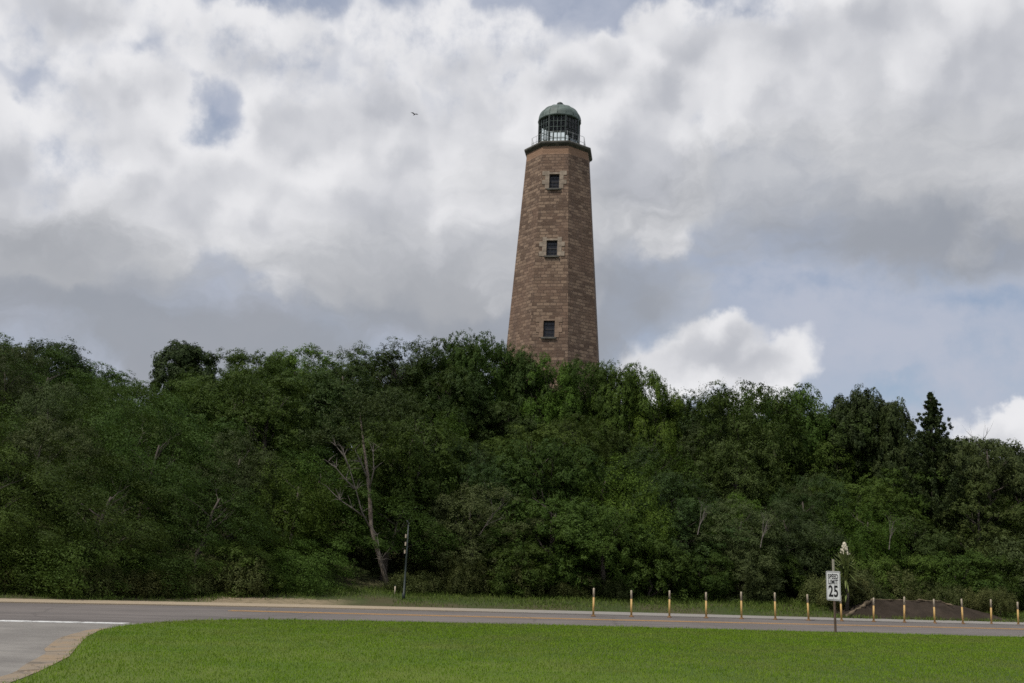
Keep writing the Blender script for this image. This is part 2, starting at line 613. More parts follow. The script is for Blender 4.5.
# side road coming in at the lower left, older and paler
LAWN = [(-5.91, 12.6), (-6.0, 13.2), (-6.18, 14.2), (-6.62, 16.1), (-7.2, 17.8), (-7.85, 19.8), (-8.27, 21.5), (-8.38, 22.6),
        (-8.35, 23.5), (-8.1, 24.66), (-7.53, 25.95), (-6.53, 26.94), (-5.34, 27.48), (-2.79, 28.4), (-0.05, 29.1), (2.81, 29.75),
        (5.8, 30.3), (8.88, 30.9), (12.5, 31.6), (16.2, 32.2), (21, 33.2), (30, 35.2), (45, 38.5)]
LAWN_EXT = [(-6.3, 8.0), (-7.5, 3.0), (-9, -4), (-10, -20)]
side = [(-40, -30), (-3, -30), (-3, 12), (-6.5, 24.0), (-8.6, 24.15), (-16.0, 22.3), (-40, 16)]
mb = MB()
mb.quad([(x, y, 0.016) for x, y in side])
tag(mb.build('side_road', M_OLDROAD), kind='structure')
mb = MB()
x_ = -18.0
rl_ = random.Random(6)
while x_ < -8.7:
    L_ = rl_.uniform(0.5, 1.1)
    x2 = min(x_ + L_, -8.6)
    yl = lambda x: 23.85 + (x + 8.6) * 0.262
    mb.quad([(x_, yl(x_), 0.022), (x2, yl(x2), 0.022), (x2 + 0.03, yl(x2) + 0.42 + 0.12 * min(1, (-8.6 - x2) / 3), 0.022), (x_ + 0.03, yl(x_) + 0.42 + 0.12 * min(1, (-8.6 - x_) / 3), 0.022)])
    x_ = x2 + rl_.uniform(0.03, 0.07)
tag(mb.build('stop_line', M_WHITE), kind='structure')
# double centre line: starts past the junction
lx = list(np.arange(-8.2, 120, 1.5))
cy = lambda x: float(np.interp(x, [-40, -8.22, 3.22, 10.35, 19.35, 60, 150], [22.5, 31.22, 34.0, 35.95, 38.4, 47.8, 65]))
a1 = strip('centre_line', lx, lambda x: cy(x) - 0.26, lambda x: cy(x) - 0.10, 0.015, M_YELLOW, 1)
tag(a1, kind='structure')
a2 = strip('centre_line', lx, lambda x: cy(x) + 0.10, lambda x: cy(x) + 0.26, 0.015, M_YELLOW, 1)
tag(a2, kind='structure')
# pale shoulder slab beyond the road, a real low step
mb = MB()
sxs = list(np.arange(-150, 150.1, 2.0))
for i in range(len(sxs) - 1):
    x0, x1 = sxs[i], sxs[i + 1]
    wd = shoulder_w
    y0, y1 = kerb_y(x0), kerb_y(x1)
    mb.quad([(x0, y0, 0.045), (x1, y1, 0.045), (x1, y1 + wd(x1), 0.045), (x0, y0 + wd(x0), 0.045)])
    mb.quad([(x0, y0, -0.02), (x1, y1, -0.02), (x1, y1, 0.045), (x0, y0, 0.045)])
tag(mb.build('shoulder', M_SHOULDER), kind='structure')

# lawn: raised turf with a rounded edge
poly = LAWN + [(60, 41), (60, -30)] + LAWN_EXT[::-1]
pts = [Vector((x, y, 0)) for x, y in poly]
tris = tessellate_polygon([pts])
v = [(x, y, 0.035) for x, y in poly] + [(x, y, -0.02) for x, y in poly]
f = []
for t in tris:
    a, b_, c_ = t
    nz = (pts[b_] - pts[a]).cross(pts[c_] - pts[a]).z
    f.append(t if nz > 0 else t[::-1])
n_ = len(poly)
f += [(i, (i + 1) % n_, n_ + (i + 1) % n_, n_ + i) for i in range(n_)]
tag(obj('lawn', arr_mesh('lawn', v, [i for q in f for i in q], [len(q) for q in f]), M_LAWN), kind='structure')

# stained concrete gutter round the lawn corner
gp = [(-10, -20), (-9, -4), (-7.5, 3.0), (-6.3, 8.0)] + LAWN[:8]
gw = [0.3, 0.3, 0.3, 0.30, 0.30, 0.31, 0.34, 0.42, 0.46, 0.45, 0.30, 0.1]
mb = MB()
gp2, gw2, jt = [], [], []
for i in range(len(gp) - 1):
    for k in range(6):
        t = k / 6
        gp2.append((gp[i][0] * (1 - t) + gp[i + 1][0] * t, gp[i][1] * (1 - t) + gp[i + 1][1] * t)); gw2.append((gw[i] * (1 - t) + gw[i + 1] * t) * (1 + 0.16 * noise.noise(Vector((i + t, 0.3, 7)) * 1.9)))
for i in range(len(gp2) - 1):
    def off(k):
        p, q = gp2[max(k - 1, 0)], gp2[min(k + 1, len(gp2) - 1)]
        t = Vector((q[0] - p[0], q[1] - p[1])).normalized()
        return (gp2[k][0] - t.y * gw2[k], gp2[k][1] + t.x * gw2[k])
    o0, o1 = off(i), off(i + 1)
    gap = 0.018 if i % 9 == 0 else 0.0
    p0, p1 = Vector((*gp2[i], 0)), Vector((*gp2[i + 1], 0))
    q0, q1 = Vector((*o0, 0)), Vector((*o1, 0))
    if gap:
        e = (p1 - p0).normalized() * gap
        jt.append([p0 + Vector((0, 0, 0.03)), p0 + e + Vector((0, 0, 0.03)), q0 + e * 2.2 + Vector((0, 0, 0.02)), q0 + Vector((0, 0, 0.02))])
        p0, q0 = p0 + e, q0 + e * 2.2
    up0, up1 = Vector((0, 0, 0.042)), Vector((0, 0, 0.026))
    mb.quad([p0 + up0, p1 + up0, q1 + up1, q0 + up1])
    mb.quad([q0 + up1, q1 + up1, q1 + Vector((0, 0, 0.0)), q0 + Vector((0, 0, 0.0))])
tag(mb.build('gutter', M_GUTTER), kind='structure')
mb = MB()
for q in jt: mb.quad(q)
tag(mb.build('gutter_joints', plain('joint_dirt', (0.05, 0.042, 0.03), 0.95)), kind='structure')


# ------------------------------------------------------------------ grass blades
def in_poly(px, py, poly):
    inside = np.zeros(len(px), bool)
    j = len(poly) - 1
    for i in range(len(poly)):
        xi, yi = poly[i]; xj, yj = poly[j]
        c = ((yi > py) != (yj > py)) & (px < (xj - xi) * (py - yi) / (yj - yi + 1e-12) + xi)
        inside ^= c
        j = i
    return inside


def blades(name, px, py, pz, hh, ww, mat, rng, lean=0.6):
    n = len(px)
    th = rng.uniform(0, 2 * np.pi, n)
    dx, dy = np.cos(th), np.sin(th)
    la = rng.uniform(0.1, lean, n) * hh
    lt = rng.uniform(0, 2 * np.pi, n)
    lxv, lyv = np.cos(lt) * la, np.sin(lt) * la
    v = np.zeros((n, 4, 3), np.float32)
    v[:, 0] = np.stack((px - dx * ww / 2, py - dy * ww / 2, pz), 1)
    v[:, 1] = np.stack((px + dx * ww / 2, py + dy * ww / 2, pz), 1)
    v[:, 2] = np.stack((px + lxv * 0.4 + dx * ww * 0.4, py + lyv * 0.4 + dy * ww * 0.4, pz + hh * 0.6), 1)
    v[:, 3] = np.stack((px + lxv, py + lyv, pz + hh), 1)
    idx = (np.arange(n)[:, None] * 4 + np.array([[0, 1, 2, 3]])).ravel()
    me = arr_mesh(name, v.reshape(-1, 3), idx, [4] * n)
    return obj(name, me, mat)


M_BLADE = leaf_mat('grass_blade', (0.122, 0.202, 0.027), (0.202, 0.270, 0.050), trans=0.3, vary=0.25, spec=0.1)
X.tree = M_BLADE.node_tree
_pr = [n for n in X.tree.nodes if n.type == 'BSDF_PRINCIPLED'][0]
_src = _pr.inputs['Base Color'].links[0].from_socket
_geo = node('ShaderNodeNewGeometry')
_np = noise_n(vmath('MULTIPLY', _geo.outputs['Position'], (1, 0.6, 1)), 0.55, 6, 0.65)
_np2 = noise_n(_geo.outputs['Position'], 2.4, 5, 0.6)
_c = mixc(sstep(X(_np.outputs['Fac']), 0.44, 0.68) * 0.62, _src, (0.235, 0.245, 0.075))
_c = mixc(sstep(X(_np2.outputs['Fac']), 0.5, 0.75) * 0.5, _c, (0.085, 0.15, 0.026))
link(_c, _pr.inputs['Base Color'])
M_DRY = leaf_mat('verge_blade', (0.055, 0.100, 0.020), (0.105, 0.125, 0.040), trans=0.2, vary=0.35)
rng = np.random.default_rng(5)
N = 480000
px = rng.uniform(-9.5, 24, N); py = rng.uniform(11.8, 36, N)
keep = in_poly(px, py, poly) & (px > -0.62 * py - 0.5) & (px < 0.60 * py + 1)
px, py = px[keep], py[keep]
px = px + rng.normal(0, 0.05, len(px)); py = py + rng.normal(0, 0.05, len(py))
# clumpy height
cl = np.sin(px * 2.1 + np.sin(py * 1.7)) * np.sin(py * 2.6 + np.cos(px * 1.3))
hh = rng.uniform(0.018, 0.046, len(px)) * (1 + 0.25 * cl)
ww = rng.uniform(0.005, 0.010, len(px)) * (0.7 + py / 28)
ed = np.min(np.stack([np.hypot(px - lx_, py - ly_) for lx_, ly_ in [(LAWN[i][0] * (1 - t_) + LAWN[i + 1][0] * t_, LAWN[i][1] * (1 - t_) + LAWN[i + 1][1] * t_) for i in range(len(LAWN) - 1) for t_ in (0, .2, .4, .6, .8)]]), 0)
hh *= np.where(ed < 0.35, rng.uniform(0.5, 1.7, len(px)), 1)
tag(blades('grass', px, py, np.full(len(px), 0.034), hh, ww, M_BLADE, rng), kind='stuff')
# rough verge between shoulder and thicket
N = 60000
px = rng.uniform(-26, 34, N)
t = rng.uniform(0, 1, N) ** 0.8
ky = np.array([kerb_y(x) for x in px]); fy = np.array([foot_y(x) + 1.2 for x in px])
wd = np.full(len(px), 2.15)
py = ky + wd - 0.1 + t * (fy - ky - wd)
dens = np.clip(0.35 + 0.9 * t + 0.5 * np.sin(px * 0.9) * np.sin(px * 0.31 + 1), 0.05, 1)
sandy = (px > -10) & (px < -4)
dens = np.where(sandy, dens * np.clip(t * 1.5 - 0.35, 0, 1), dens)
keep = rng.uniform(0, 1, N) < dens
px, py, t = px[keep], py[keep], t[keep]
pz = np.array([ground_z(x, y) for x, y in zip(px, py)]) - 0.005
bx_ = rng.uniform(13.2, 23.5, 1500)
by_ = 41.65 + (bx_ - 13.4) * 0.285 + rng.normal(0, 0.12, 1500)
sel = rng.random(1500) < 0.5 + 0.5 * np.sin(bx_ * 3.1) * np.sin(bx_ * 1.3)
px = np.concatenate((px, bx_[sel])); py = np.concatenate((py, by_[sel])); t = np.concatenate((t, np.full(sel.sum(), 0.6)))
pz = np.concatenate((pz, np.full(sel.sum(), 0.04)))
hh = rng.uniform(0.05, 0.16, len(px)) * (0.7 + 0.9 * t)
tag(blades('verge_grass', px, py, pz, hh, rng.uniform(0.012, 0.03, len(px)), M_DRY, rng, 0.8), kind='stuff')

# ------------------------------------------------------------------ lighthouse
TX, TY = 3.23, 76.0
T_TH = RAD(-8.5)                       # heading of the windowed face, from -Y towards +X
Z_BASE, Z_TOP = 8.0, 34.02
R_TOP, R_SLOPE = 2.66, 0.068          # circumradius at the top, growth per metre downwards
C8 = math.cos(math.pi / 8)


def tower_R(z):
    return R_TOP + (Z_TOP - z) * R_SLOPE


m, b, _ = material('tower_stone')
uvn = node('ShaderNodeUVMap')
wob = noise_n(uvn.outputs[0], 1.3, 3, 0.5)
uvw = vmath('ADD', uvn.outputs[0], vmath('MULTIPLY', vmath('SUBTRACT', wob.outputs['Color'], (0.5, 0.5, 0.5)), (0.16, 0.075, 0)))
br = node('ShaderNodeTexBrick')
br.offset = 0.5; br.squash = 1.25; br.squash_frequency = 3
link(uvw, br.inputs['Vector'])
br.inputs['Scale'].default_value = 1.0
br.inputs['Brick Width'].default_value = 0.50
br.inputs['Row Height'].default_value = 0.25
br.inputs['Mortar Size'].default_value = 0.026
br.inputs['Mortar Smooth'].default_value = 0.3
br.inputs['Color1'].default_value = (0, 0, 0, 1)
br.inputs['Color2'].default_value = (1, 1, 1, 1)
br.inputs['Mortar'].default_value = (0.5, 0.5, 0.5, 1)
rnd = X(br.outputs['Color'])
nbig = noise_n(uvn.outputs[0], 0.28, 5, 0.6)
nmid = noise_n(uvn.outputs[0], 2.6, 5, 0.65)
nfine = noise_n(uvn.outputs[0], 16, 5, 0.7)
st = mixc(sstep(rnd, 0.1, 0.9), (0.120, 0.080, 0.057), (0.30, 0.213, 0.150))
st = mixc(sstep(X(nmid.outputs['Fac']), 0.5, 0.72) * 0.7, st, (0.32, 0.24, 0.18))
st = mixc(sstep(X(nbig.outputs['Fac']), 0.42, 0.66) * 0.6, st, (0.235, 0.152, 0.108))
st = mixc(sstep(X(nfine.outputs['Fac']), 0.45, 0.75) * 0.6, st, (0.105, 0.07, 0.056))
vst = noise_n(vmath('MULTIPLY', uvn.outputs[0], (1.6, 0.16, 1)), 1.0, 6, 0.65)
st = mixc(sstep(X(vst.outputs['Fac']), 0.48, 0.7) * 0.45, st, (0.12, 0.082, 0.066))
st = mixc(X(br.outputs['Fac']) * sstep(X(nmid.outputs['Fac']), 0.3, 0.6) * 0.85, st, (0.10, 0.07, 0.056))
# smooth rendered band under the gallery (UV height = metres below the gallery)
suv = node('ShaderNodeSeparateXYZ'); link(uvn.outputs[0], suv.inputs[0])
band = sstep(X(suv.outputs[1]) + 0.35 * (X(nmid.outputs['Fac']) - 0.5), -0.75, -0.62)
st = mixc(band, st, mixc(sstep(X(nfine.outputs['Fac']), 0.3, 0.7), (0.24, 0.15, 0.098), (0.29, 0.185, 0.125)))
link(st, b.inputs['Base Color'])
b.inputs['Roughness'].default_value = 0.9
b.inputs['Specular IOR Level'].default_value = 0.2
hgt = (1.0 - X(br.outputs['Fac'])) * (1.0 - band) + 0.5 * X(nfine.outputs['Fac']) + 0.4 * rnd
bump(b, hgt, 0.8, 0.05)
M_STONE = m
M_QUOIN = plain('pale_sandstone', (0.30, 0.245, 0.19), 0.9, var=0.25, scale=3, spec=0.2)
M_QUOIN2 = plain('buff_sandstone', (0.255, 0.18, 0.13), 0.9, var=0.2, scale=3, spec=0.2)
M_DARKTRIM = plain('gallery_stone', (0.105, 0.10, 0.086), 0.85, var=0.35, scale=2.5, spec=0.2)
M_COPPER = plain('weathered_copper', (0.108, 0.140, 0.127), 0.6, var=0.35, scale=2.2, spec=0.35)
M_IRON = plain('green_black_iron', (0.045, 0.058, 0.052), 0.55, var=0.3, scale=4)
M_BRONZE = plain('brown_metal_panel', (0.062, 0.052, 0.047), 0.6, var=0.25, scale=2)
M_RAIL = plain('pale_rail_metal', (0.30, 0.32, 0.32), 0.5, var=0.2, scale=5)
M_INNER = plain('dark_lantern_lining', (0.065, 0.07, 0.068), 0.7, var=0.2, scale=2)
m, b, _ = material('dark_window_glass')
b.inputs['Base Color'].default_value = (0.012, 0.013, 0.018, 1)
b.inputs['Roughness'].default_value = 0.12
b.inputs['Specular IOR Level'].default_value = 0.45
M_PANE = m
M_SASH = plain('dark_sash', (0.03, 0.028, 0.03), 0.6)
m, b, out = material('lantern_glass')
tr = node('ShaderNodeBsdfTransparent'); tr.inputs[0].default_value = (0.86, 0.9, 0.9, 1)
gl = node('ShaderNodeBsdfGlossy'); gl.inputs['Roughness'].default_value = 0.05
lw = node('ShaderNodeFresnel'); lw.inputs[0].default_value = 1.35
mx = node('ShaderNodeMixShader')
link(lw.outputs[0], mx.inputs[0]); link(tr.outputs[0], mx.inputs[1]); link(gl.outputs[0], mx.inputs[2])
link(mx.outputs[0], out.inputs[0])
M_GLASS = m

tower = thing('lighthouse', 'tall tapering octagonal brown stone lighthouse with green domed lantern on the wooded hill', 'lighthouse', (TX, TY, Z_BASE))


def face_frame(k, z):
    th = T_TH + k * math.pi / 4
    nrm = Vector((math.sin(th), -math.cos(th), 0))
    tan = Vector((math.cos(th), math.sin(th), 0))
    R = tower_R(z)
    return nrm * R * C8, tan, R * math.sin(math.pi / 8), nrm


def face_pt(k, u, z, out=0.0):
    """point on face k, u metres along the face from its centre line, absolute height z"""
    c, tan, hw, nrm = face_frame(k, z)
    p = c + tan * u + nrm * out
    return Vector((p.x, p.y, z - Z_BASE))


WINS = [(30.97, 0.80, 1.22), (25.40, 0.84, 1.26), (18.95, 0.86, 1.28)]
walls = MB()
for k in range(8):
    zs = [Z_BASE - 1.5, Z_TOP]
    holes = []
    if k == 0:
        for zc, ww_, wh in WINS:
            zs += [zc - wh / 2, zc + wh / 2]
            holes.append((zc - wh / 2, zc + wh / 2, ww_ / 2))
    zs = sorted(zs)
    for z0, z1 in zip(zs[:-1], zs[1:]):
        h0, h1 = face_frame(k, z0)[2], face_frame(k, z1)[2]
        hole = next((h for h in holes if abs(h[0] - z0) < 1e-6), None)
        segs = [((-h0, h0), (-h1, h1))] if hole is None else [((-h0, -hole[2]), (-h1, -hole[2])), ((hole[2], h0), (hole[2], h1))]
        for (a0, b0), (a1, b1) in segs:
            us = [(a0, z0), (b0, z0), (b1, z1), (a1, z1)]
            walls.quad([face_pt(k, u, z) for u, z in us], [(u + k * 7.37, z - Z_TOP) for u, z in us])
        if hole is not None:
            w2 = hole[2]
            for us in ([(-w2, z0), (w2, z0)], [(w2, z0), (w2, z1)], [(w2, z1), (-w2, z1)], [(-w2, z1), (-w2, z0)]):
                (ua, za), (ub, zb) = us
                walls.quad([face_pt(k, ua, za), face_pt(k, ub, zb), face_pt(k, ub, zb, -0.35), face_pt(k, ua, za, -0.35)],
                           [(ua, za - Z_TOP), (ub, zb - Z_TOP), (ub + .3, zb - Z_TOP), (ua + .3, za - Z_TOP)])
walls.build('tower_wall', M_STONE, tower)

for wi, (zc, ww_, wh) in enumerate(WINS):
    th = T_TH
    Mr = Matrix.Rotation(th, 3, 'Z')
    tilt = Matrix.Rotation(-math.atan(R_SLOPE * C8), 3, 'X')
    Mr = Mr @ tilt
    # stone surround: quoins that alternate long and short, lintel and sill
    sm = MB()
    rows = 4
    rh = (wh + 0.30) / rows
    for r in range(rows):
        z = zc - wh / 2 + rh * (r + 0.5) - 0.02
        wq = 0.56 if r % 2 == (wi + 1) % 2 else 0.32
        for sgn in (-1, 1):
            ctr = face_pt(0, sgn * (ww_ / 2 + wq / 2 + 0.0), z, 0.0)
            sm.box(ctr, (wq, 0.07, rh - 0.015), Mr)
    sm.box(face_pt(0, 0, zc + wh / 2 + 0.075, 0.0), (ww_ + 0.1, 0.068, 0.14), Mr)
    surround = sm.build('window_surround', M_QUOIN if wi < 2 else M_QUOIN2, tower)
    sl = MB()
    sl.box(face_pt(0, 0, zc - wh / 2 - 0.07, 0.04), (ww_ + 0.28, 0.2, 0.12), Mr)
    sl.build('sill', M_DARKTRIM, surround)
    fr = MB()
    fw = 0.07
    for u in (-ww_ / 2 + fw / 2, ww_ / 2 - fw / 2):
        fr.box(face_pt(0, u, zc, -0.2), (fw, 0.08, wh), Mr)
    for z in (zc - wh / 2 + fw / 2, zc + wh / 2 - fw / 2, zc):
        fr.box(face_pt(0, 0, z, -0.2), (ww_ - 2 * fw - 0.004, 0.07, fw), Mr)
    for u in (-ww_ / 6, ww_ / 6):
        fr.box(face_pt(0, u, zc, -0.205), (0.025, 0.05, wh - 2 * fw), Mr)
    for z in (zc - wh / 4, zc + wh / 4):
        fr.box(face_pt(0, 0, z, -0.21), (ww_ - 2 * fw, 0.045, 0.025), Mr)
    win = fr.build('window', M_SASH, tower)
    pn = MB()
    pn.quad([face_pt(0, u, z, -0.235) for u, z in ((-ww_ / 2, zc - wh / 2), (ww_ / 2, zc - wh / 2), (ww_ / 2, zc + wh / 2), (-ww_ / 2, zc + wh / 2))])
    pn.build('pane', M_PANE, win)

# gallery slab with a thin moulding under it
zt = Z_TOP - Z_BASE
PH = T_TH - math.pi / 2 + math.pi / 8   # phase that puts a vertex half a face from the window face
gal = MB()
gal.lathe([(2.0, -0.02), (R_TOP + 0.02, -0.02), (R_TOP + 0.06, 0.12), (R_TOP + 0.2, 0.16), (R_TOP + 0.24, 0.32), (R_TOP + 0.2, 0.37), (0.0, 0.38)], 8, (0, 0, zt), PH)
gal.build('gallery', M_DARKTRIM, tower)
zg = zt + 0.38

LR = 1.72                                # lantern circumradius
LH = 2.52                                # height of the glazing
lan = MB()
lan.lathe([(LR + 0.1, 0), (LR + 0.1, 0.14), (LR - 0.12, 0.16), (LR - 0.12, 0.0)], 8, (0, 0, zg), PH)
curb = lan.build('lantern_base', M_COPPER, tower)
for k in range(8):
    q = PH + k * math.pi / 4
    pm = MB()
    p = Vector((LR * math.cos(q), LR * math.sin(q), zg))
    pm.box(p + Vector((0, 0, 0.16 + LH / 2)), (0.10, 0.10, LH), Matrix.Rotation(q, 3, 'Z'))
    pm.build('lantern_post', M_IRON, tower)
for k in range(8):
    th = T_TH + k * math.pi / 4
    nrm = Vector((math.sin(th), -math.cos(th), 0)); tan = Vector((math.cos(th), math.sin(th), 0))
    hw = LR * math.sin(math.pi / 8) - 0.05
    ap = LR * C8
    Mr = Matrix.Rotation(th, 3, 'Z')
    g = MB()
    for j in range(1, 4):
        u = -hw + 2 * hw * j / 4
        c = nrm * ap + tan * u + Vector((0, 0, zg + 0.16 + LH / 2))
        g.box(c, (0.032, 0.045, LH), Mr)
    for j in range(1, 5):
        c = nrm * ap + Vector((0, 0, zg + 0.16 + LH * j / 5))
        g.box(c, (2 * hw, 0.038, 0.028), Mr)
    gb = g.build('glazing_bars', M_COPPER if k in (0, 7) else M_IRON, tower)  # paler bars on the sunny faces, dark elsewhere: sun and shade put into colour
    p_ = MB()
    zl, zh = zg + 0.16, zg + 0.16 + LH
    P = lambda u, z, o=-0.035: nrm * (ap + o) + tan * u + Vector((0, 0, z))
    p_.quad([P(-hw, zl), P(hw, zl), P(hw, zh), P(-hw, zh)])
    p_.build('pane', M_GLASS, gb)
    if k in (1, 2):
        bp = MB()
        bp.box(nrm * (ap - 0.07) + Vector((0, 0, zg + 0.16 + LH * 0.66)), (2 * hw, 0.03, LH * 0.66), Mr)
        bp.build('blank_panel', M_BRONZE, tower)

dome = MB()
prof = [(LR - 0.2, -0.02), (LR + 0.03, -0.02), (LR + 0.06, 0.05), (LR + 0.03, 0.13)]
for i in range(1, 11):
    a = i / 10 * math.pi / 2
    prof.append(((LR + 0.0) * math.cos(a) ** 0.95 + 0.02, 0.13 + 1.30 * math.sin(a)))
dome.lathe(prof, 24, (0, 0, zg + 0.16 + LH), PH)
d_ = dome.build('dome', M_COPPER, tower, smooth=True)
seam = MB()
for k in range(16):
    q = PH + k * math.pi / 8
    seam.tube([(r * math.cos(q) * 1.004, r * math.sin(q) * 1.004, zg + 0.16 + LH + z + 0.004) for r, z in prof[3:-1]], [0.022] * (len(prof) - 4), 5)
seam.build('dome_seams', M_COPPER, d_)
lin = MB()
lin.lathe([(LR - 0.04, 0.0), (LR - 0.1, 0.3), (1.2, 0.75), (0.5, 0.95), (0, 1.0)], 24, (0, 0, zg + 0.16 + LH - 0.04), PH)
lin.build('dome_lining', M_INNER, d_)
fin = MB()
zd = zg + 0.16 + LH + 1.40
fin.lathe([(0.30, -0.05), (0.34, 0.06), (0.20, 0.12), (0.28, 0.24), (0.24, 0.36), (0.12, 0.44), (0, 0.47)], 16, (0, 0, zd))
fin.build('finial', M_IRON, tower, smooth=True)
# lens pedestal inside the lantern
ped = MB()
ped.lathe([(0.22, 0), (0.18, 0.5), (0.30, 0.55), (0.30, 0.62), (0, 0.62)], 16, (0, 0, zg))
ped.build('lamp_pedestal', M_IRON, tower)
# railing round the gallery
rl = MB()
RR = 2.28
ring = [(RR * math.cos(PH + k * math.pi / 4), RR * math.sin(PH + k * math.pi / 4)) for k in range(9)]
for z in (0.52, 1.02):
    for k in range(8):
        rl.tube([(*ring[k], zg + z), (*ring[k + 1], zg + z)], [0.013, 0.013], 6)
rail = rl.build('railing', M_RAIL, tower)
for k in range(8):
    for t in (0, 1 / 3, 2 / 3):
        x = ring[k][0] * (1 - t) + ring[k + 1][0] * t; y = ring[k][1] * (1 - t) + ring[k + 1][1] * t
        pm = MB(); pm.tube([(x, y, zg), (x, y, zg + 1.05)], [0.016, 0.014], 6)
        pm.build('rail_post', M_RAIL, rail)

# ------------------------------------------------------------------ foliage
def unit(v):
    return v / np.maximum(np.linalg.norm(v, axis=-1, keepdims=True), 1e-9)


def leaf_quads(pos, nrm, L, W, rng, along=None):
    n = len(pos)
    a = rng.normal(size=(n, 3)) if along is None else along + 0.55 * rng.normal(size=(n, 3))
    a = unit(a - nrm * np.sum(a * nrm, 1, keepdims=True))
    b = np.cross(nrm, a)
    L = L[:, None]; W = W[:, None]
    v = np.empty((n, 4, 3), np.float32)
    v[:, 0] = pos - a * L * 0.5
    v[:, 1] = pos + b * W * 0.5 - nrm * W * 0.12
    v[:, 2] = pos + a * L * 0.5 - nrm * L * 0.10
    v[:, 3] = pos - b * W * 0.5 - nrm * W * 0.12
    return v.reshape(-1, 3)


def mesh_leaves(name, V):
    n = len(V) // 4
    return arr_mesh(name, V, np.arange(n * 4), np.full(n, 4))


def crown_mesh(name, seed, rx, rz, zc, pads, per, pad_r, L, low=-0.35, flat=0.55, wind=None, lobes=9, rough=0.40, inner=0.34, cone=False, upb=0.45, dens=3.0, ls=0.62, face=0.62, clump=0.20):
    """leaf sprays gathered in pads over an uneven crown volume"""
    rng = np.random.default_rng(seed)
    ld = unit(rng.normal(size=(lobes, 3))); lw = rng.uniform(-1, 1, lobes)
    out = []
    d = unit(rng.normal(size=(pads * 4, 3)))
    d = d[d[:, 2] > low][:pads]
    for i, u in enumerate(d):
        lump = float(np.clip(1 + rough * np.sum(lw * np.exp(-3.0 * (1 - ld @ u))), 0.74, 1.2))
        k = rng.uniform(0.25, 0.7) if rng.random() < inner else rng.uniform(0.86, 1.06)
        c = np.array([u[0] * rx, u[1] * rx, u[2] * rz]) * k * lump
        if cone:
            h = rng.random() ** 1.3
            q = rng.uniform(0, 2 * np.pi)
            rr = rx * (1 - h) ** 0.9 * rng.uniform(0.45, 1.1) + 0.06
            c = np.array([math.cos(q) * rr, math.sin(q) * rr, (2 * h - 1) * rz])
            u = unit(np.array([math.cos(q), math.sin(q), 0.5]))
        c = c + np.array([0, 0, zc])
        per_ = per * dens
        pr = pad_r * rng.uniform(0.5, 1.4) * (1.0 if not cone else (1.15 - 0.75 * (c[2] - zc + rz) / (2 * rz)))
        m_ = int(per_ * rng.uniform(0.7, 1.3) * (pr / pad_r) ** 1.4)
        ax = unit(face * u + np.array([0, 0, 1.3 - face]) + 0.25 * rng.normal(size=3))
        t1 = unit(np.cross(ax, [0.3, 0.9, 0.1])); t2 = np.cross(ax, t1)
        per_c = 22
        nc_ = max(3, m_ // per_c)
        m_ = nc_ * per_c
        q = rng.normal(size=(nc_, 3)); q = unit(q) * (rng.random((nc_, 1)) ** 0.35)
        q[:, 2] = np.where(q[:, 2] < 0, q[:, 2] * 0.5, q[:, 2])
        q *= (1 + 0.22 * rng.normal(size=(nc_, 1)) * (rng.random((nc_, 1)) < 0.2))
        C = (t1 * q[:, :1] + t2 * q[:, 1:2] + ax * q[:, 2:3] * flat) * pr
        along = None
        wv = None
        if wind is not None:
            wv = np.array(wind)
            C = C + wv * ((C @ wv)[:, None]) * 0.9
        so = unit(unit(C + 1e-6) * 0.8 + ax * 0.3 + np.array([0, 0, upb]) + 0.2 * rng.normal(size=(nc_, 3)))
        cr = clump * rng.uniform(0.65, 1.35, (nc_, 1))
        C = np.repeat(C, per_c, 0); so_ = np.repeat(so, per_c, 0); cr = np.repeat(cr, per_c, 0)
        e = unit(rng.normal(size=(m_, 3))) * rng.random((m_, 1)) ** 0.4
        ev = e - so_ * np.sum(e * so_, 1, keepdims=True) * 0.5
        P = ev * cr
        if wv is not None:
            P = P + wv * ((P @ wv)[:, None]) * 1.3
            along = np.repeat(wv[None] * 1.0, m_, 0)
        pos = c + C + P
        nn = unit(so_ * 0.85 + e * 0.55 + 0.2 * rng.normal(size=(m_, 3)))
        Ls = L * ls * rng.uniform(0.6, 1.4, m_)
        out.append(leaf_quads(pos, nn, Ls, Ls * rng.uniform(0.42, 0.62, m_), rng, along))
    return mesh_leaves(name, np.concatenate(out))


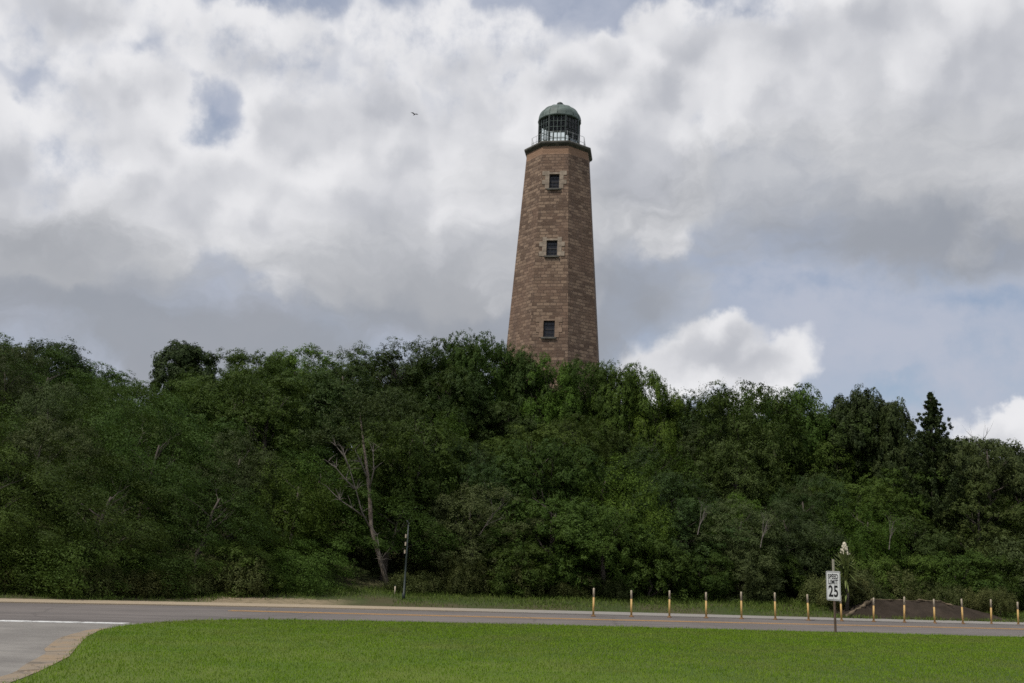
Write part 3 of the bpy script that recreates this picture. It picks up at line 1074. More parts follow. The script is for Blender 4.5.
def limb_tree(name, seed, h, r, spread, n=7, lean=(0, 0), fork=0.35, twigs=3):
    """tapered trunk with limbs and boughs, one mesh"""
    rr = random.Random(seed)
    mb = MB()
    top = Vector((lean[0], lean[1], h))
    pts, rad = [], []
    for i in range(7):
        t = i / 6
        pts.append(Vector((top.x * t + 0.12 * rr.uniform(-1, 1) * (i > 0), top.y * t + 0.12 * rr.uniform(-1, 1) * (i > 0), h * t - 0.3 * (i == 0))))
        rad.append(r * (1.25 if i == 0 else 1) * (1 - 0.78 * t))
    mb.tube(pts, rad, 8)
    for k in range(n):
        t = fork + (1 - fork) * (k + 0.5) / n
        i = min(5, int(t * 6)); p = pts[i].lerp(pts[i + 1], t * 6 - i)
        q = k * 2.4 + rr.uniform(-0.4, 0.4)
        L = spread * rr.uniform(0.6, 1.0) * (1.1 - 0.5 * t)
        rb = r * (1 - 0.78 * t) * 0.62
        bp, br_ = [p], [rb]
        dr = Vector((math.cos(q), math.sin(q), rr.uniform(0.25, 0.8))).normalized()
        for j in range(1, 5):
            dr = (dr + Vector((rr.uniform(-.3, .3), rr.uniform(-.3, .3), rr.uniform(-.05, .3)))).normalized()
            bp.append(bp[-1] + dr * L / 4); br_.append(rb * (1 - j * 0.21))
        mb.tube(bp, br_, 6)
        for s in range(twigs):
            j = rr.randint(1, 3)
            d2 = (dr + Vector((rr.uniform(-1, 1), rr.uniform(-1, 1), rr.uniform(0, .7)))).normalized()
            a = bp[j]
            mb.tube([a, a + d2 * L * 0.22, a + d2 * L * 0.4 + Vector((0, 0, 0.06 * L))], [br_[j] * 0.5, br_[j] * 0.32, br_[j] * 0.12], 5)
    return mb.mesh(name, True)


def bare_mesh(name, seed, h, r, depth=4, spread=0.7, up=0.5, first=None):
    """leafless branching twigs"""
    rr = random.Random(seed)
    mb = MB()

    def grow(p, d, L, rad, lev):
        pts, rd = [p], [rad]
        for j in range(1, 4):
            d = (d + Vector((rr.uniform(-.22, .22), rr.uniform(-.22, .22), rr.uniform(-.1, .16)))).normalized()
            pts.append(pts[-1] + d * L / 3); rd.append(rad * (1 - 0.2 * j))
        mb.tube(pts, rd, 5 if lev < 2 else 4, cap=False)
        if lev >= depth:
            return
        for s in range(rr.choice((2, 3, 3))):
            k = rr.choice((1, 2, 3))
            d2 = (d + Vector((rr.uniform(-1, 1), rr.uniform(-1, 1), rr.uniform(-0.5, 1) * up)) * spread).normalized()
            grow(pts[k], d2, L * rr.uniform(0.5, 0.78), rd[k] * 0.62, lev + 1)
    grow(Vector((0, 0, 0)), Vector(first or (0.1, 0, 1)).normalized(), h * 0.5, r, 0)
    return mb.mesh(name, True)


L_OAK = leaf_mat('oak_leaves', (0.030, 0.053, 0.012), (0.062, 0.088, 0.022))
L_HOLLY = leaf_mat('holly_leaves', (0.021, 0.038, 0.011), (0.044, 0.062, 0.019), trans=0.15, rough=0.55)
L_WIND = leaf_mat('windswept_leaves', (0.027, 0.050, 0.011), (0.057, 0.084, 0.021))
L_PINE = leaf_mat('pine_needles', (0.022, 0.037, 0.012), (0.044, 0.056, 0.018), trans=0.12)
L_CEDAR = leaf_mat('cedar_needles', (0.021, 0.034, 0.013), (0.044, 0.056, 0.020), trans=0.1)
L_BRIGHT = leaf_mat('bright_leaves', (0.040, 0.072, 0.014), (0.078, 0.112, 0.026), trans=0.28)
L_BRUSH = leaf_mat('brush_leaves', (0.040, 0.056, 0.018), (0.080, 0.084, 0.034), trans=0.2)
L_MYRTLE = leaf_mat('myrtle_leaves', (0.034, 0.047, 0.018), (0.066, 0.082, 0.034), trans=0.2)
B_DARK = bark_mat('dark_bark', (0.045, 0.036, 0.028), (0.10, 0.082, 0.065))
B_PALE = bark_mat('pale_dead_bark', (0.11, 0.082, 0.064), (0.26, 0.215, 0.175))
B_GREY = bark_mat('grey_twig_bark', (0.10, 0.085, 0.072), (0.19, 0.165, 0.145))

# prototypes at real size: (crown mesh, trunk mesh, leaf material, crown top height)
PROTO = {}


def top_of(me):
    co = np.empty(len(me.vertices) * 3, np.float32)
    me.vertices.foreach_get('co', co)
    return float(np.percentile(co[2::3], 99.7))


def proto(key, crown, trunk, lm, bm=B_DARK):
    crown.materials.append(lm)
    trunk.materials.append(bm)
    PROTO[key] = (crown, trunk, top_of(crown))


proto('oak1', crown_mesh('crown', 11, 2.8, 2.4, 2.9, 84, 190, 0.74, 0.16, low=-0.8, flat=0.6), limb_tree('trunk', 1, 4.2, 0.2, 2.6), L_OAK)
proto('oak2', crown_mesh('crown', 12, 2.5, 2.6, 3.0, 84, 190, 0.70, 0.15, low=-0.8, flat=0.7, rough=0.55), limb_tree('trunk', 2, 4.4, 0.18, 2.4), L_OAK)
proto('oak3', crown_mesh('crown', 13, 2.9, 2.3, 2.8, 90, 190, 0.68, 0.15, low=-0.8, flat=0.6, rough=0.55), limb_tree('trunk', 3, 4.0, 0.2, 2.8), L_BRIGHT)
proto('holly1', crown_mesh('crown', 14, 2.2, 2.8, 3.2, 84, 200, 0.66, 0.13, low=-0.85, flat=0.8, rough=0.55), limb_tree('trunk', 4, 4.8, 0.16, 1.9), L_HOLLY)
proto('holly2', crown_mesh('crown', 15, 2.5, 2.4, 2.9, 82, 200, 0.68, 0.14, low=-0.85, flat=0.75, rough=0.55), limb_tree('trunk', 5, 4.2, 0.16, 2.2), L_HOLLY)
proto('wind1', crown_mesh('crown', 16, 2.7, 2.2, 2.7, 74, 140, 0.62, 0.16, low=-0.8, flat=0.5, wind=(0.80, -0.15, -0.50), upb=0.6, dens=4.2, ls=0.46, inner=0.3, face=0.7), limb_tree('trunk', 6, 3.8, 0.15, 2.5, lean=(0.7, 0)), L_WIND)
proto('wind2', crown_mesh('crown', 17, 2.4, 2.4, 2.8, 74, 140, 0.60, 0.16, low=-0.8, flat=0.5, wind=(0.70, -0.2, -0.62), rough=0.55, upb=0.6, dens=4.2, ls=0.46, inner=0.3, face=0.7), limb_tree('trunk', 7, 4.0, 0.15, 2.2, lean=(0.9, 0)), L_WIND)
proto('laurel1', crown_mesh('crown', 31, 2.2, 2.5, 3.0, 88, 160, 0.62, 0.15, low=-0.8, flat=0.9, wind=(0.2, 0.1, 0.9), rough=0.55, upb=0.35, dens=2.6, ls=0.6), limb_tree('trunk', 21, 4.6, 0.15, 1.9), L_BRIGHT)
proto('myrtle1', crown_mesh('crown', 32, 2.4, 2.3, 2.7, 100, 150, 0.56, 0.13, low=-0.8, flat=0.9, rough=0.5, upb=0.35, dens=3.4, ls=0.5), limb_tree('trunk', 22, 4.2, 0.13, 2.1), L_MYRTLE)
proto('pine1', crown_mesh('crown', 18, 2.2, 2.7, 3.9, 110, 140, 0.55, 0.17, low=-0.7, flat=0.55, rough=0.5, inner=0.4, face=0.7), limb_tree('trunk', 8, 6.2, 0.17, 2.2, n=11, fork=0.3), L_PINE)
proto('pine2', crown_mesh('crown', 19, 1.9, 2.8, 4.2, 105, 140, 0.5, 0.17, low=-0.7, flat=0.55, rough=0.5, inner=0.4, face=0.7), limb_tree('trunk', 9, 6.4, 0.16, 2.0, n=11, fork=0.3), L_PINE)
proto('shrub1', crown_mesh('crown', 20, 1.9, 1.7, 1.2, 110, 130, 0.46, 0.13, low=-0.8, flat=0.7), limb_tree('stems', 10, 1.9, 0.07, 1.4, fork=0.05), L_OAK)
proto('shrub2', crown_mesh('crown', 21, 2.1, 1.6, 1.15, 100, 120, 0.46, 0.14, low=-0.8, flat=0.5, wind=(0.85, -0.2, -0.4), upb=0.6, dens=3.6, ls=0.5, face=0.75), limb_tree('stems', 11, 1.7, 0.07, 1.5, fork=0.05), L_WIND)
proto('shrub3', crown_mesh('crown', 22, 1.8, 1.7, 1.2, 105, 130, 0.46, 0.12, low=-0.8, flat=0.8, rough=0.55), limb_tree('stems', 12, 1.8, 0.07, 1.3, fork=0.05), L_MYRTLE)
proto('brush', crown_mesh('crown', 23, 1.2, 0.9, 0.75, 60, 90, 0.36, 0.13, low=-0.75, rough=0.55, wind=(0.1, 0.0, 0.95), upb=0.2), limb_tree('stems', 13, 1.1, 0.04, 1.0, fork=0.02), L_BRUSH)


def cedar_mesh(seed, H, base, r):
    """whorls of upswept boughs with flat sprays along them"""
    g = np.random.default_rng(seed)
    out = []
    for i in range(60):
        for k in range(4):
            h = g.random() ** 0.7
            z = base + (H - base) * h
            reach = r * max(0.0, 1 - h) ** 1.05 + 0.10
            q = g.uniform(0, 2 * np.pi)
            L = reach * g.uniform(0.5, 1.2)
            up_ = g.uniform(0.15, 0.6)
            nseg = max(2, int(L / 0.3))
            for j in range(nseg):
                t = (j + 1) / nseg
                c = np.array([math.cos(q) * L * t, math.sin(q) * L * t, z + L * (0.05 * t + up_ * t * t)])
                m_ = int(62 * (1.15 - 0.45 * t))
                p = unit(g.normal(size=(m_, 3))) * g.random((m_, 1)) ** 0.5 * np.array([0.28, 0.28, 0.2]) * (1.15 - 0.5 * t) * (0.42 + 0.8 * (1 - h))
                al = np.repeat(np.array([[math.cos(q), math.sin(q), 0.45]]), m_, 0)
                nn = unit(np.array([0, 0, 0.9]) + 0.6 * g.normal(size=(m_, 3)))
                Ls = 0.12 * g.uniform(0.7, 1.4, m_)
                out.append(leaf_quads(c + p, nn, Ls, Ls * 0.42, g, al))
    return mesh_leaves('crown', np.concatenate(out))


proto('cedar', cedar_mesh(24, 7.4, 0.8, 3.5), limb_tree('trunk', 14, 7.2, 0.16, 1.3, n=14, fork=0.15), L_CEDAR)
proto('dark1', crown_mesh('crown', 25, 2.0, 2.1, 4.5, 120, 170, 0.55, 0.15, low=-0.6, flat=0.8, rough=0.25, inner=0.35, ls=0.75), limb_tree('trunk', 15, 5.6, 0.18, 1.9), L_CEDAR)
proto('flatcedar', crown_mesh('crown', 26, 3.2, 1.6, 4.8, 85, 140, 0.6, 0.15, flat=0.3, rough=0.5, inner=0.45, face=0.45), limb_tree('trunk', 16, 5.9, 0.2, 3.0, n=10, fork=0.35), L_CEDAR)
BARE = [bare_mesh('bare_twigs', 30 + i, 3.0, 0.022, 5) for i in range(3)]
for me in BARE:
    me.materials.append(B_GREY)

KIND = {'laurel1': ('laurel_tree', 'tree'), 'myrtle1': ('myrtle_tree', 'tree'), 'oak1': ('oak_tree', 'tree'), 'oak2': ('oak_tree', 'tree'), 'oak3': ('oak_tree', 'tree'), 'holly1': ('holly_tree', 'tree'), 'holly2': ('holly_tree', 'tree'),
        'wind1': ('windswept_tree', 'tree'), 'wind2': ('windswept_tree', 'tree'), 'pine1': ('pine_tree', 'tree'), 'pine2': ('pine_tree', 'tree'),
        'shrub1': ('shrub', 'shrub'), 'shrub2': ('shrub', 'shrub'), 'shrub3': ('shrub', 'shrub'), 'brush': ('brush_bush', 'bush'),
        'cedar': ('cedar_tree', 'tree'), 'dark1': ('round_tree', 'tree'), 'flatcedar': ('cedar_tree', 'tree')}
LOOK = {'laurel1': 'upright bright green laurel', 'myrtle1': 'fine greyish green myrtle', 'oak1': 'broad green oak', 'oak2': 'domed green oak', 'oak3': 'bright leafy oak', 'holly1': 'tall dark holly', 'holly2': 'rounded dark holly',
        'wind1': 'wind-combed olive green tree', 'wind2': 'slanting windswept tree', 'pine1': 'loose dark pine', 'pine2': 'narrow dark pine',
        'shrub1': 'bushy green shrub', 'shrub2': 'low windswept shrub', 'shrub3': 'dark leafy shrub', 'brush': 'dry olive brush bush',
        'cedar': 'dark pointed cedar', 'dark1': 'dark round tree', 'flatcedar': 'dark flat-topped cedar'}
PLANTED = []


def project(p):
    q = Vector(p) - Vector((0, 0, CAM_H))
    zc = q.dot(_f)
    return 512 + 1000 * q.dot(_r) / zc, 341.5 - 1000 * q.dot(_u) / zc


def plant(key, x, y, s=1.0, sz=None, rz=0.0, row='', label=None, bare=None, sink=0.1):
    crown, trunk, top = PROTO[key]
    name, cat = KIND[key]
    z = ground_z(x, y) - sink
    root = thing(name, label or '-', cat, (x, y, z), rz)
    root.scale = (s, s, sz or s)
    tr = bpy.data.objects.new('stems' if 'shrub' in key or key == 'brush' else 'trunk', trunk); COL.objects.link(tr); tr.parent = root
    cr = bpy.data.objects.new('crown', crown); COL.objects.link(cr); cr.parent = root
    if bare is not None:
        bo = bpy.data.objects.new('bare_branches', BARE[bare % 3]); COL.objects.link(bo); bo.parent = root
        o_ = Matrix.Rotation(-rz, 3, 'Z') @ Vector((0.4, -2.0, 0)); bo.location = (o_.x, o_.y, top * 0.5); bo.rotation_euler = (0.2, 0.3, 2.1 * bare - rz)
    PLANTED.append((root, key, row, x, y, label is not None))
    return root


SKYLINE = [(-120, 340), (0, 338), (40, 337), (85, 358), (100, 366), (130, 368), (155, 377), (215, 360), (240, 352), (270, 350), (300, 348), (330, 352), (355, 348), (380, 345), (405, 340),
           (430, 347), (460, 338), (490, 331), (512, 349), (545, 357), (600, 362), (630, 371), (645, 379), (662, 386), (682, 401), (696, 389), (712, 395), (735, 388), (762, 384), (800, 391), (828, 406),
           (850, 398), (880, 400), (905, 416), (945, 425), (960, 432), (980, 438), (1000, 446), (1024, 454), (1120, 470)]
_sx, _sy = zip(*SKYLINE)


def z_for(px, py, y):
    """height of the sight line through a photo point at distance y, and its x"""
    d = _f + _r * ((px - 512) / 1000) - _u * ((py - 341.5) / 1000)
    t = y / d.y
    return d.x * t, d.z * t + CAM_H


YX, YY = 14.55, 43.6
rnd_ = random.Random(77)
# ---- skyline row: each tree reaches the height the ridge shows
px = -90.0
while px < 1110:
    y = rnd_.uniform(58.5, 63.5) if not 500 < px < 620 else rnd_.uniform(62, 66)
    x, zt_ = z_for(px, float(np.interp(px, _sx, _sy)), y)
    g = ground_z(x, y)
    hgt_ = max(3.4, zt_ - g)
    if px < 130: key = rnd_.choice(('holly2', 'oak2', 'holly2', 'oak1'))
    elif px > 900: key = rnd_.choice(('flatcedar', 'holly1', 'pine1'))
    else: key = rnd_.choice(('oak1', 'oak2', 'oak2', 'oak3', 'holly2', 'laurel1', 'holly1'))
    if not (140 < px < 232 or 440 < px < 660 or 838 < px < 900 or 915 < px < 945):
        top = PROTO[key][2]
        sz = (hgt_ + 0.1) / top
        plant(key, x, y, min(1.25, max(0.8, sz)), sz, rnd_.uniform(-0.6, 0.6) if 'wind' in key else rnd_.uniform(0, 6.28), 'ridge')
    px += rnd_.uniform(38, 56)


def ridge_tree(key, px, py, y, s, label, rz=0.0, bare=None):
    x, zt_ = z_for(px, py, y)
    sz = (zt_ - ground_z(x, y) + 0.1) / PROTO[key][2]
    return plant(key, x, y, s, sz, rz, 'ridge', label, bare)


ridge_tree('dark1', 188, 344, 57, 0.86, 'dark round-headed tree standing out on the skyline at left above the windswept slope', 0.4)
ridge_tree('dark1', 860, 391, 61, 0.85, 'dark domed evergreen on the skyline just left of the pointed cedar', 1.7)
ridge_tree('dark1', 888, 402, 60, 0.72, 'smaller dark evergreen crowded against the pointed cedar on its left', 3.1)
ridge_tree('cedar', 931, 394, 55, 1.0, 'dark pointed cedar with a spire top rising over the skyline at right', 0.2)
ridge_tree('flatcedar', 985, 440, 55, 0.95, 'dark flat-topped cedar with sky showing through its boughs, right of the pointed cedar', 0.9)
ridge_tree('flatcedar', 1030, 458, 57, 0.9, 'dark spreading cedar cut by the right edge of the photo', 2.2)
for _k, _px, _py, _y, _s, _l in (('oak1', 474, 335, 62, 0.85, 'broad green oak at the top of the rise just left of the lighthouse'),
                               ('oak2', 452, 341, 61, 0.85, 'domed green oak second left from the lighthouse on the skyline'),
                               ('oak2', 503, 346, 63, 0.72, 'small domed oak touching the left edge of the lighthouse foot'),
                               ('holly2', 526, 354, 63, 0.8, 'rounded dark holly hiding the left part of the lighthouse foot'),
                               ('oak3', 550, 358, 62.5, 0.8, 'bright leafy oak hiding the middle of the lighthouse foot'),
                               ('oak1', 577, 361, 63, 0.82, 'broad green oak hiding the right part of the lighthouse foot'),
                               ('oak2', 602, 363, 62, 0.82, 'domed green oak just right of the lighthouse foot on the skyline'),
                               ('oak1', 626, 367, 62, 0.85, 'broad green oak on the falling skyline right of the lighthouse'),
                               ('oak3', 650, 376, 62, 0.8, 'bright leafy oak above the skyline dip right of the lighthouse')):
    ridge_tree(_k, _px, _py, _y, _s, _l, _px * 0.7)
ridge_tree('laurel1', 697, 388, 63, 0.36, 'thin sprig-like treetop poking above the dip right of the lighthouse', 0.5)
ridge_tree('laurel1', 729, 385, 63, 0.33, 'small tufted treetop on the skyline, second sprig right of the lighthouse', 2.5)

# ---- slope rows
ROWS = [(2.7, 3.3, 'second'), (5.8, 3.5, 'low'), (9.4, 3.8, 'middle'), (13.4, 4.0, 'middle'), (17.4, 4.1, 'upper'), (20.6, 3.8, 'upper')]
for off_, step, row in ROWS:
    x = -0.66 * 42 + rnd_.uniform(-2, 0)
    xend = 0.62 * 52
    if row == 'upper': x, xend = -36, 38
    while x < xend:
        y = foot_y(x) + off_ + rnd_.uniform(-1.1, 1.1)
        if abs(x - TX) < 4.5 and y > 70: x += step; continue
        X_, Y_ = project((x, y, ground_z(x, y) + 3))
        left = X_ < 330 + rnd_.uniform(-60, 60)
        if left: key = rnd_.choice(('wind1', 'wind2', 'wind1', 'myrtle1', 'wind2', 'oak2', 'wind1'))
        elif X_ > 880: key = rnd_.choice(('holly1', 'holly2', 'oak1', 'myrtle1', 'oak2', 'pine1'))
        elif X_ > 640: key = rnd_.choice(('oak1', 'oak3', 'laurel1', 'holly1', 'oak2', 'laurel1', 'myrtle1'))
        else: key = rnd_.choice(('oak1', 'oak2', 'holly2', 'pine1', 'myrtle1', 'laurel1', 'oak2', 'holly1'))
        s = rnd_.uniform(0.80, 1.18)
        # stay below the ridge line seen from the road
        _, zl = z_for(X_, float(np.interp(X_, _sx, _sy)) + (14 if row != 'upper' else 8), y)
        top = PROTO[key][2]
        sz = min(s * rnd_.uniform(0.82, 1.22), (zl - ground_z(x, y)) / top)
        if row == 'second': sz = min(sz, 0.85)
        if 318 < X_ < 412 and y < 44.6: x += 1.2; continue
        bare = rnd_.randint(0, 2) if rnd_.random() < 0.26 else None
        if sz > 0.35:
            plant(key, x, y, s if sz > 0.6 else s * 0.8, sz, rnd_.uniform(-0.5, 0.5) if 'wind' in key or key == 'shrub2' else rnd_.uniform(0, 6.28), row, None, bare)
        x += step * rnd_.uniform(0.8, 1.2)
# ---- trees just over the crest, seen through the gaps
for k in range(24):
    px = -70 + k * 49
    if 480 < px < 640: continue
    y = rnd_.uniform(67, 71)
    x, zt_ = z_for(px, float(np.interp(px, _sx, _sy)) + 14, y)
    key = rnd_.choice(('oak1', 'oak2', 'holly2'))
    sz = (zt_ - ground_z(x, y)) / PROTO[key][2]
    if sz > 0.4: plant(key, x, y, 1.1, sz, rnd_.uniform(0, 6.28), 'back')
for k in range(34):
    px = -60 + k * 33
    y = rnd_.uniform(62, 65)
    if 505 < px < 600: continue
    x = z_for(px, 450, y)[0]
    plant('shrub1', x, y, rnd_.uniform(1.2, 1.5), 1.25, rnd_.uniform(0, 6.28), 'back')
for _px, _y in ((540, 66.5), (565, 66.5), (520, 66), (553, 64.6)):
    plant('holly2', z_for(_px, 400, _y)[0], _y, 0.9, 0.62, _px, 'back')
# ---- front edge beside the road
x = -27.0
while x < 32:
    y = foot_y(x) + rnd_.uniform(0.2, 1.2)
    X_, Y_ = project((x, y, 0.5))
    if abs(x - YX) < 1.6:
        y += 2.2
    key = rnd_.choice(('shrub2', 'shrub2', 'shrub1')) if X_ < 330 else rnd_.choice(('shrub1', 'shrub3', 'shrub1', 'oak1' if X_ > 470 else 'shrub1'))
    s = rnd_.uniform(0.8, 1.2) if 'shrub' in key else 0.75
    if 340 < X_ < 470: key, s = rnd_.choice(('shrub3', 'brush', 'shrub1')), rnd_.uniform(0.6, 0.9)
    if 838 < X_ < 1010:
        y = max(y, 47.0 + 0.1 * (x - 14))
    if 318 < X_ < 400: s *= 0.75
    if 345 < X_ < 416: y = max(y, 46.6)
    sz = s * rnd_.uniform(0.8, 1.1)
    plant(key, x, y, s, sz, rnd_.uniform(-0.4, 0.4) if key == 'shrub2' else rnd_.uniform(0, 6.28), 'front')
    x += rnd_.uniform(1.7, 2.5)
for bxx, byy, bs in ((14.9, 44.6, 0.75), (15.4, 45.4, 0.85), (16.6, 47.6, 0.8), (17.9, 48.0, 0.9), (19.2, 48.6, 0.8), (15.9, 46.6, 0.8), (20.3, 46.9, 0.6), (21.4, 46.6, 0.55), (22.4, 46.4, 0.6), (18.6, 46.2, 0.45), (16.9, 45.9, 0.4)):
    plant('brush', bxx, byy, bs, bs, bxx, 'foot', None, sink=-0.15)
# small brush along the foot
for k in range(26):
    x = rnd_.uniform(-24, 27)
    X_, Y_ = project((x, foot_y(x), 0.3))
    if 838 < X_ < 1020 or 345 < X_ < 402: continue
    plant('brush', x, foot_y(x) - rnd_.uniform(-0.6, 0.5), rnd_.uniform(0.45, 0.9), rnd_.uniform(0.4, 0.8), rnd_.uniform(0, 6.28), 'foot', None)

# ------------------------------------------------------------------ labels for the planted trees
MARKS = [(-60, 'beyond the left edge'), (30, 'at the left edge'), (110, 'left of round skyline tree'), (190, 'below round skyline tree'), (265, 'right of round skyline tree'),
         (330, 'left of the leaning trunk'), (375, 'behind the leaning trunk'), (415, 'behind the dark pole'), (470, 'right of the dark pole'),
         (535, 'below the lighthouse'), (593, 'above the leftmost yellow post'), (631, 'above the second yellow post'), (669, 'above the third yellow post'), (706, 'above the fourth yellow post'), (741, 'above the fifth yellow post'), (775, 'above the sixth yellow post'),
         (810, 'left of the speed sign'), (845, 'behind the speed sign'), (905, 'above the brown bank'), (960, 'above the bank right end'), (1010, 'at the right edge'), (1090, 'beyond the right edge')]
ROWTXT = {'ridge': 'on the skyline', 'back': 'behind the skyline', 'upper': 'upper slope', 'middle': 'mid slope', 'low': 'lower slope', 'second': 'behind roadside shrubs', 'front': 'roadside edge', 'foot': 'on the verge'}
buckets = {}
for root, key, row, x, y, done in PLANTED:
    if done:
        root['group'] = 'trees on the wooded dune'
        continue
    X_, Y_ = project((x, y, ground_z(x, y) + PROTO[key][2] * root.scale[2] * 0.7))
    mk = min(MARKS, key=lambda q: abs(q[0] - X_))[1]
    buckets.setdefault((LOOK[key], ROWTXT[row], mk), []).append((X_, y, root))
ORD = ['leftmost', 'second', 'third', 'fourth', 'fifth', 'sixth', 'seventh']
for (lk, rt, mk), L_ in buckets.items():
    L_.sort(key=lambda q: q[0])
    for i, (X_, y, root) in enumerate(L_):
        if len(L_) == 1: t = f'{lk} {rt} {mk}'
        elif len(L_) == 2: t = f'{lk}, {"left" if i == 0 else "right"} of two {rt} {mk}'
        else: t = f'{lk}, {ORD[min(i, 6)]} of {len(L_)} {rt} {mk}'
        root['label'] = t
        root['group'] = 'shrubs along the foot of the dune' if root['category'] != 'tree' else 'trees on the wooded dune'

# ------------------------------------------------------------------ leaning pale-trunked pine
def P_(px, py, y):
    x, z = z_for(px, py, y)
    return Vector((x, y, z))


BX, BY = z_for(389, 586, 43.2)[0], 43.2
lean = thing('leaning_pine', 'leaning pine with bare pale trunk and dead side branches under a flat dark top', 'tree', (BX, BY, ground_z(BX, BY)))
O = Vector((BX, BY, ground_z(BX, BY)))
tp = [(389, 590, 43.2), (383, 570, 43.1), (376, 545, 43.0), (371, 527, 42.9), (370, 500, 42.9), (367, 470, 42.9), (363, 440, 43.0), (360, 412, 43.1)]
tb = MB()
tb.tube([P_(*q) - O for q in tp], [0.12, 0.10, 0.092, 0.088, 0.076, 0.062, 0.046, 0.025], 9)
tb.build('trunk', B_PALE, lean, True)
for q in ([(371, 530, 42.9), (362, 512, 42.6), (356, 490, 42.4), (350, 470, 42.3), (343, 450, 42.2)],
          [(366, 518, 42.8), (352, 508, 42.5), (340, 500, 42.3), (330, 490, 42.2)],
          [(356, 490, 42.4), (346, 480, 42.2), (336, 468, 42.0), (328, 462, 42.0)],
          [(350, 470, 42.3), (344, 456, 42.1), (336, 446, 42.0)],
          [(368, 480, 42.9), (361, 462, 42.6), (355, 450, 42.5)],
          [(369, 490, 42.9), (374, 470, 42.6), (373, 452, 42.5)],
          [(388, 584, 43.2), (381, 560, 42.7), (377, 535, 42.6)]):
    bb = MB()
    n_ = len(q)
    bb.tube([P_(*w_) - O for w_ in q], [0.036 * (1 - 0.75 * i / (n_ - 1)) for i in range(n_)], 6)
    for j in range(n_ * 3):
        i0 = rnd_.randint(1, n_ - 1); a_ = P_(*q[i0]) - O
        d_t = Vector((rnd_.uniform(-1, 0.7), rnd_.uniform(-0.6, 0.6), rnd_.uniform(-0.1, 1.1))).normalized() * rnd_.uniform(0.25, 0.65)
        bb.tube([a_, a_ + d_t * 0.5 + Vector((0, 0, 0.05)), a_ + d_t], [0.013, 0.009, 0.004], 4, cap=False)
    bb.build('dead_branch', B_GREY, lean, True)
rg = np.random.default_rng(3)
outv = []
for (cx, cy_, cyy, rr) in [(365, 400, 43.2, 1.0), (335, 432, 42.8, 1.0), (385, 428, 42.6, 0.9), (350, 415, 43.5, 1.1), (400, 415, 43.2, 0.8), (318, 438, 43.0, 0.7), (372, 412, 42.6, 0.9), (345, 436, 42.3, 0.8), (395, 398, 43.6, 0.8)]:
    c = np.array(P_(cx, cy_, cyy) - O)
    m_ = int(900 * rr)
    nc_ = max(4, m_ // 25)
    cc = unit(rg.normal(size=(nc_, 3))) * rg.random((nc_, 1)) ** 0.6 * np.array([1.2, 1.0, 0.42]) * rr
    m_ = nc_ * 25
    pos = c + np.repeat(cc, 25, 0) + rg.normal(size=(m_, 3)) * np.array([0.13, 0.13, 0.09])
    nn = unit(np.array([0, -0.2, 0.8]) + 0.6 * rg.normal(size=(m_, 3)))
    outv.append(leaf_quads(pos, nn, np.full(m_, 0.15), np.full(m_, 0.045), rg))
obj('crown', mesh_leaves('crown', np.concatenate(outv)), L_PINE, lean)

# ------------------------------------------------------------------ yucca
yz = ground_z(YX, YY)
yu = thing('yucca', 'spiky yucca with a creamy flower head behind the speed limit sign', 'plant', (YX, YY, yz))
st_ = MB(); st_.tube([(0, 0, 0), (0.05, 0, 0.8), (0.0, 0, 1.9)], [0.09, 0.08, 0.07], 8); st_.build('stem', B_DARK, yu)
lv = MB()
ry = random.Random(4)
for hz, nL, ln in ((2.1, 60, 0.75), (1.8, 60, 0.95), (1.45, 56, 1.0), (1.15, 40, 0.9), (0.85, 16, 0.7)):
    for k in range(nL):
        q = ry.uniform(0, 6.28); e = ry.uniform(-0.5, 1.35)
        d = Vector((math.cos(q) * math.cos(e), math.sin(q) * math.cos(e), math.sin(e)))
        sd_ = d.cross(Vector((0, 0, 1))).normalized() * 0.034
        p0 = Vector((0, 0, hz)) + d * 0.05
        L_ = ln * ry.uniform(0.7, 1.05)
        p1 = p0 + d * L_ * 0.55; p2 = p0 + d * L_ - Vector((0, 0, 0.08))
        lv.quad([p0 - sd_, p0 + sd_, p1 + sd_, p1 - sd_]); lv.quad([p1 - sd_, p1 + sd_, p2 + sd_ * 0.1, p2 - sd_ * 0.1])
M_YUC = leaf_mat('yucca_blades', (0.11, 0.15, 0.055), (0.24, 0.26, 0.12), trans=0.2)
lv.build('leaves', M_YUC, yu)
fl = MB()
fl.tube([(0, 0, 1.9), (0.0, 0, 2.95)], [0.03, 0.012], 6)
fo = fl.build('flower_stalk', B_GREY, yu)
bl = MB()
for k in range(80):
    t = ry.random(); z = 2.5 + 0.48 * t
    r_ = 0.17 * (1 - t ** 1.6) + 0.03
    q = ry.uniform(0, 6.28); rr = r_ * ry.uniform(0.3, 1)
    c = (rr * math.cos(q), rr * math.sin(q), z)
    bl.lathe([(0.0, 0.05), (0.03, 0.03), (0.042, -0.02), (0.03, -0.05)], 6, c)
bl.build('flowers', plain('cream_petals', (0.48, 0.44, 0.34), 0.7, var=0.25), fo)

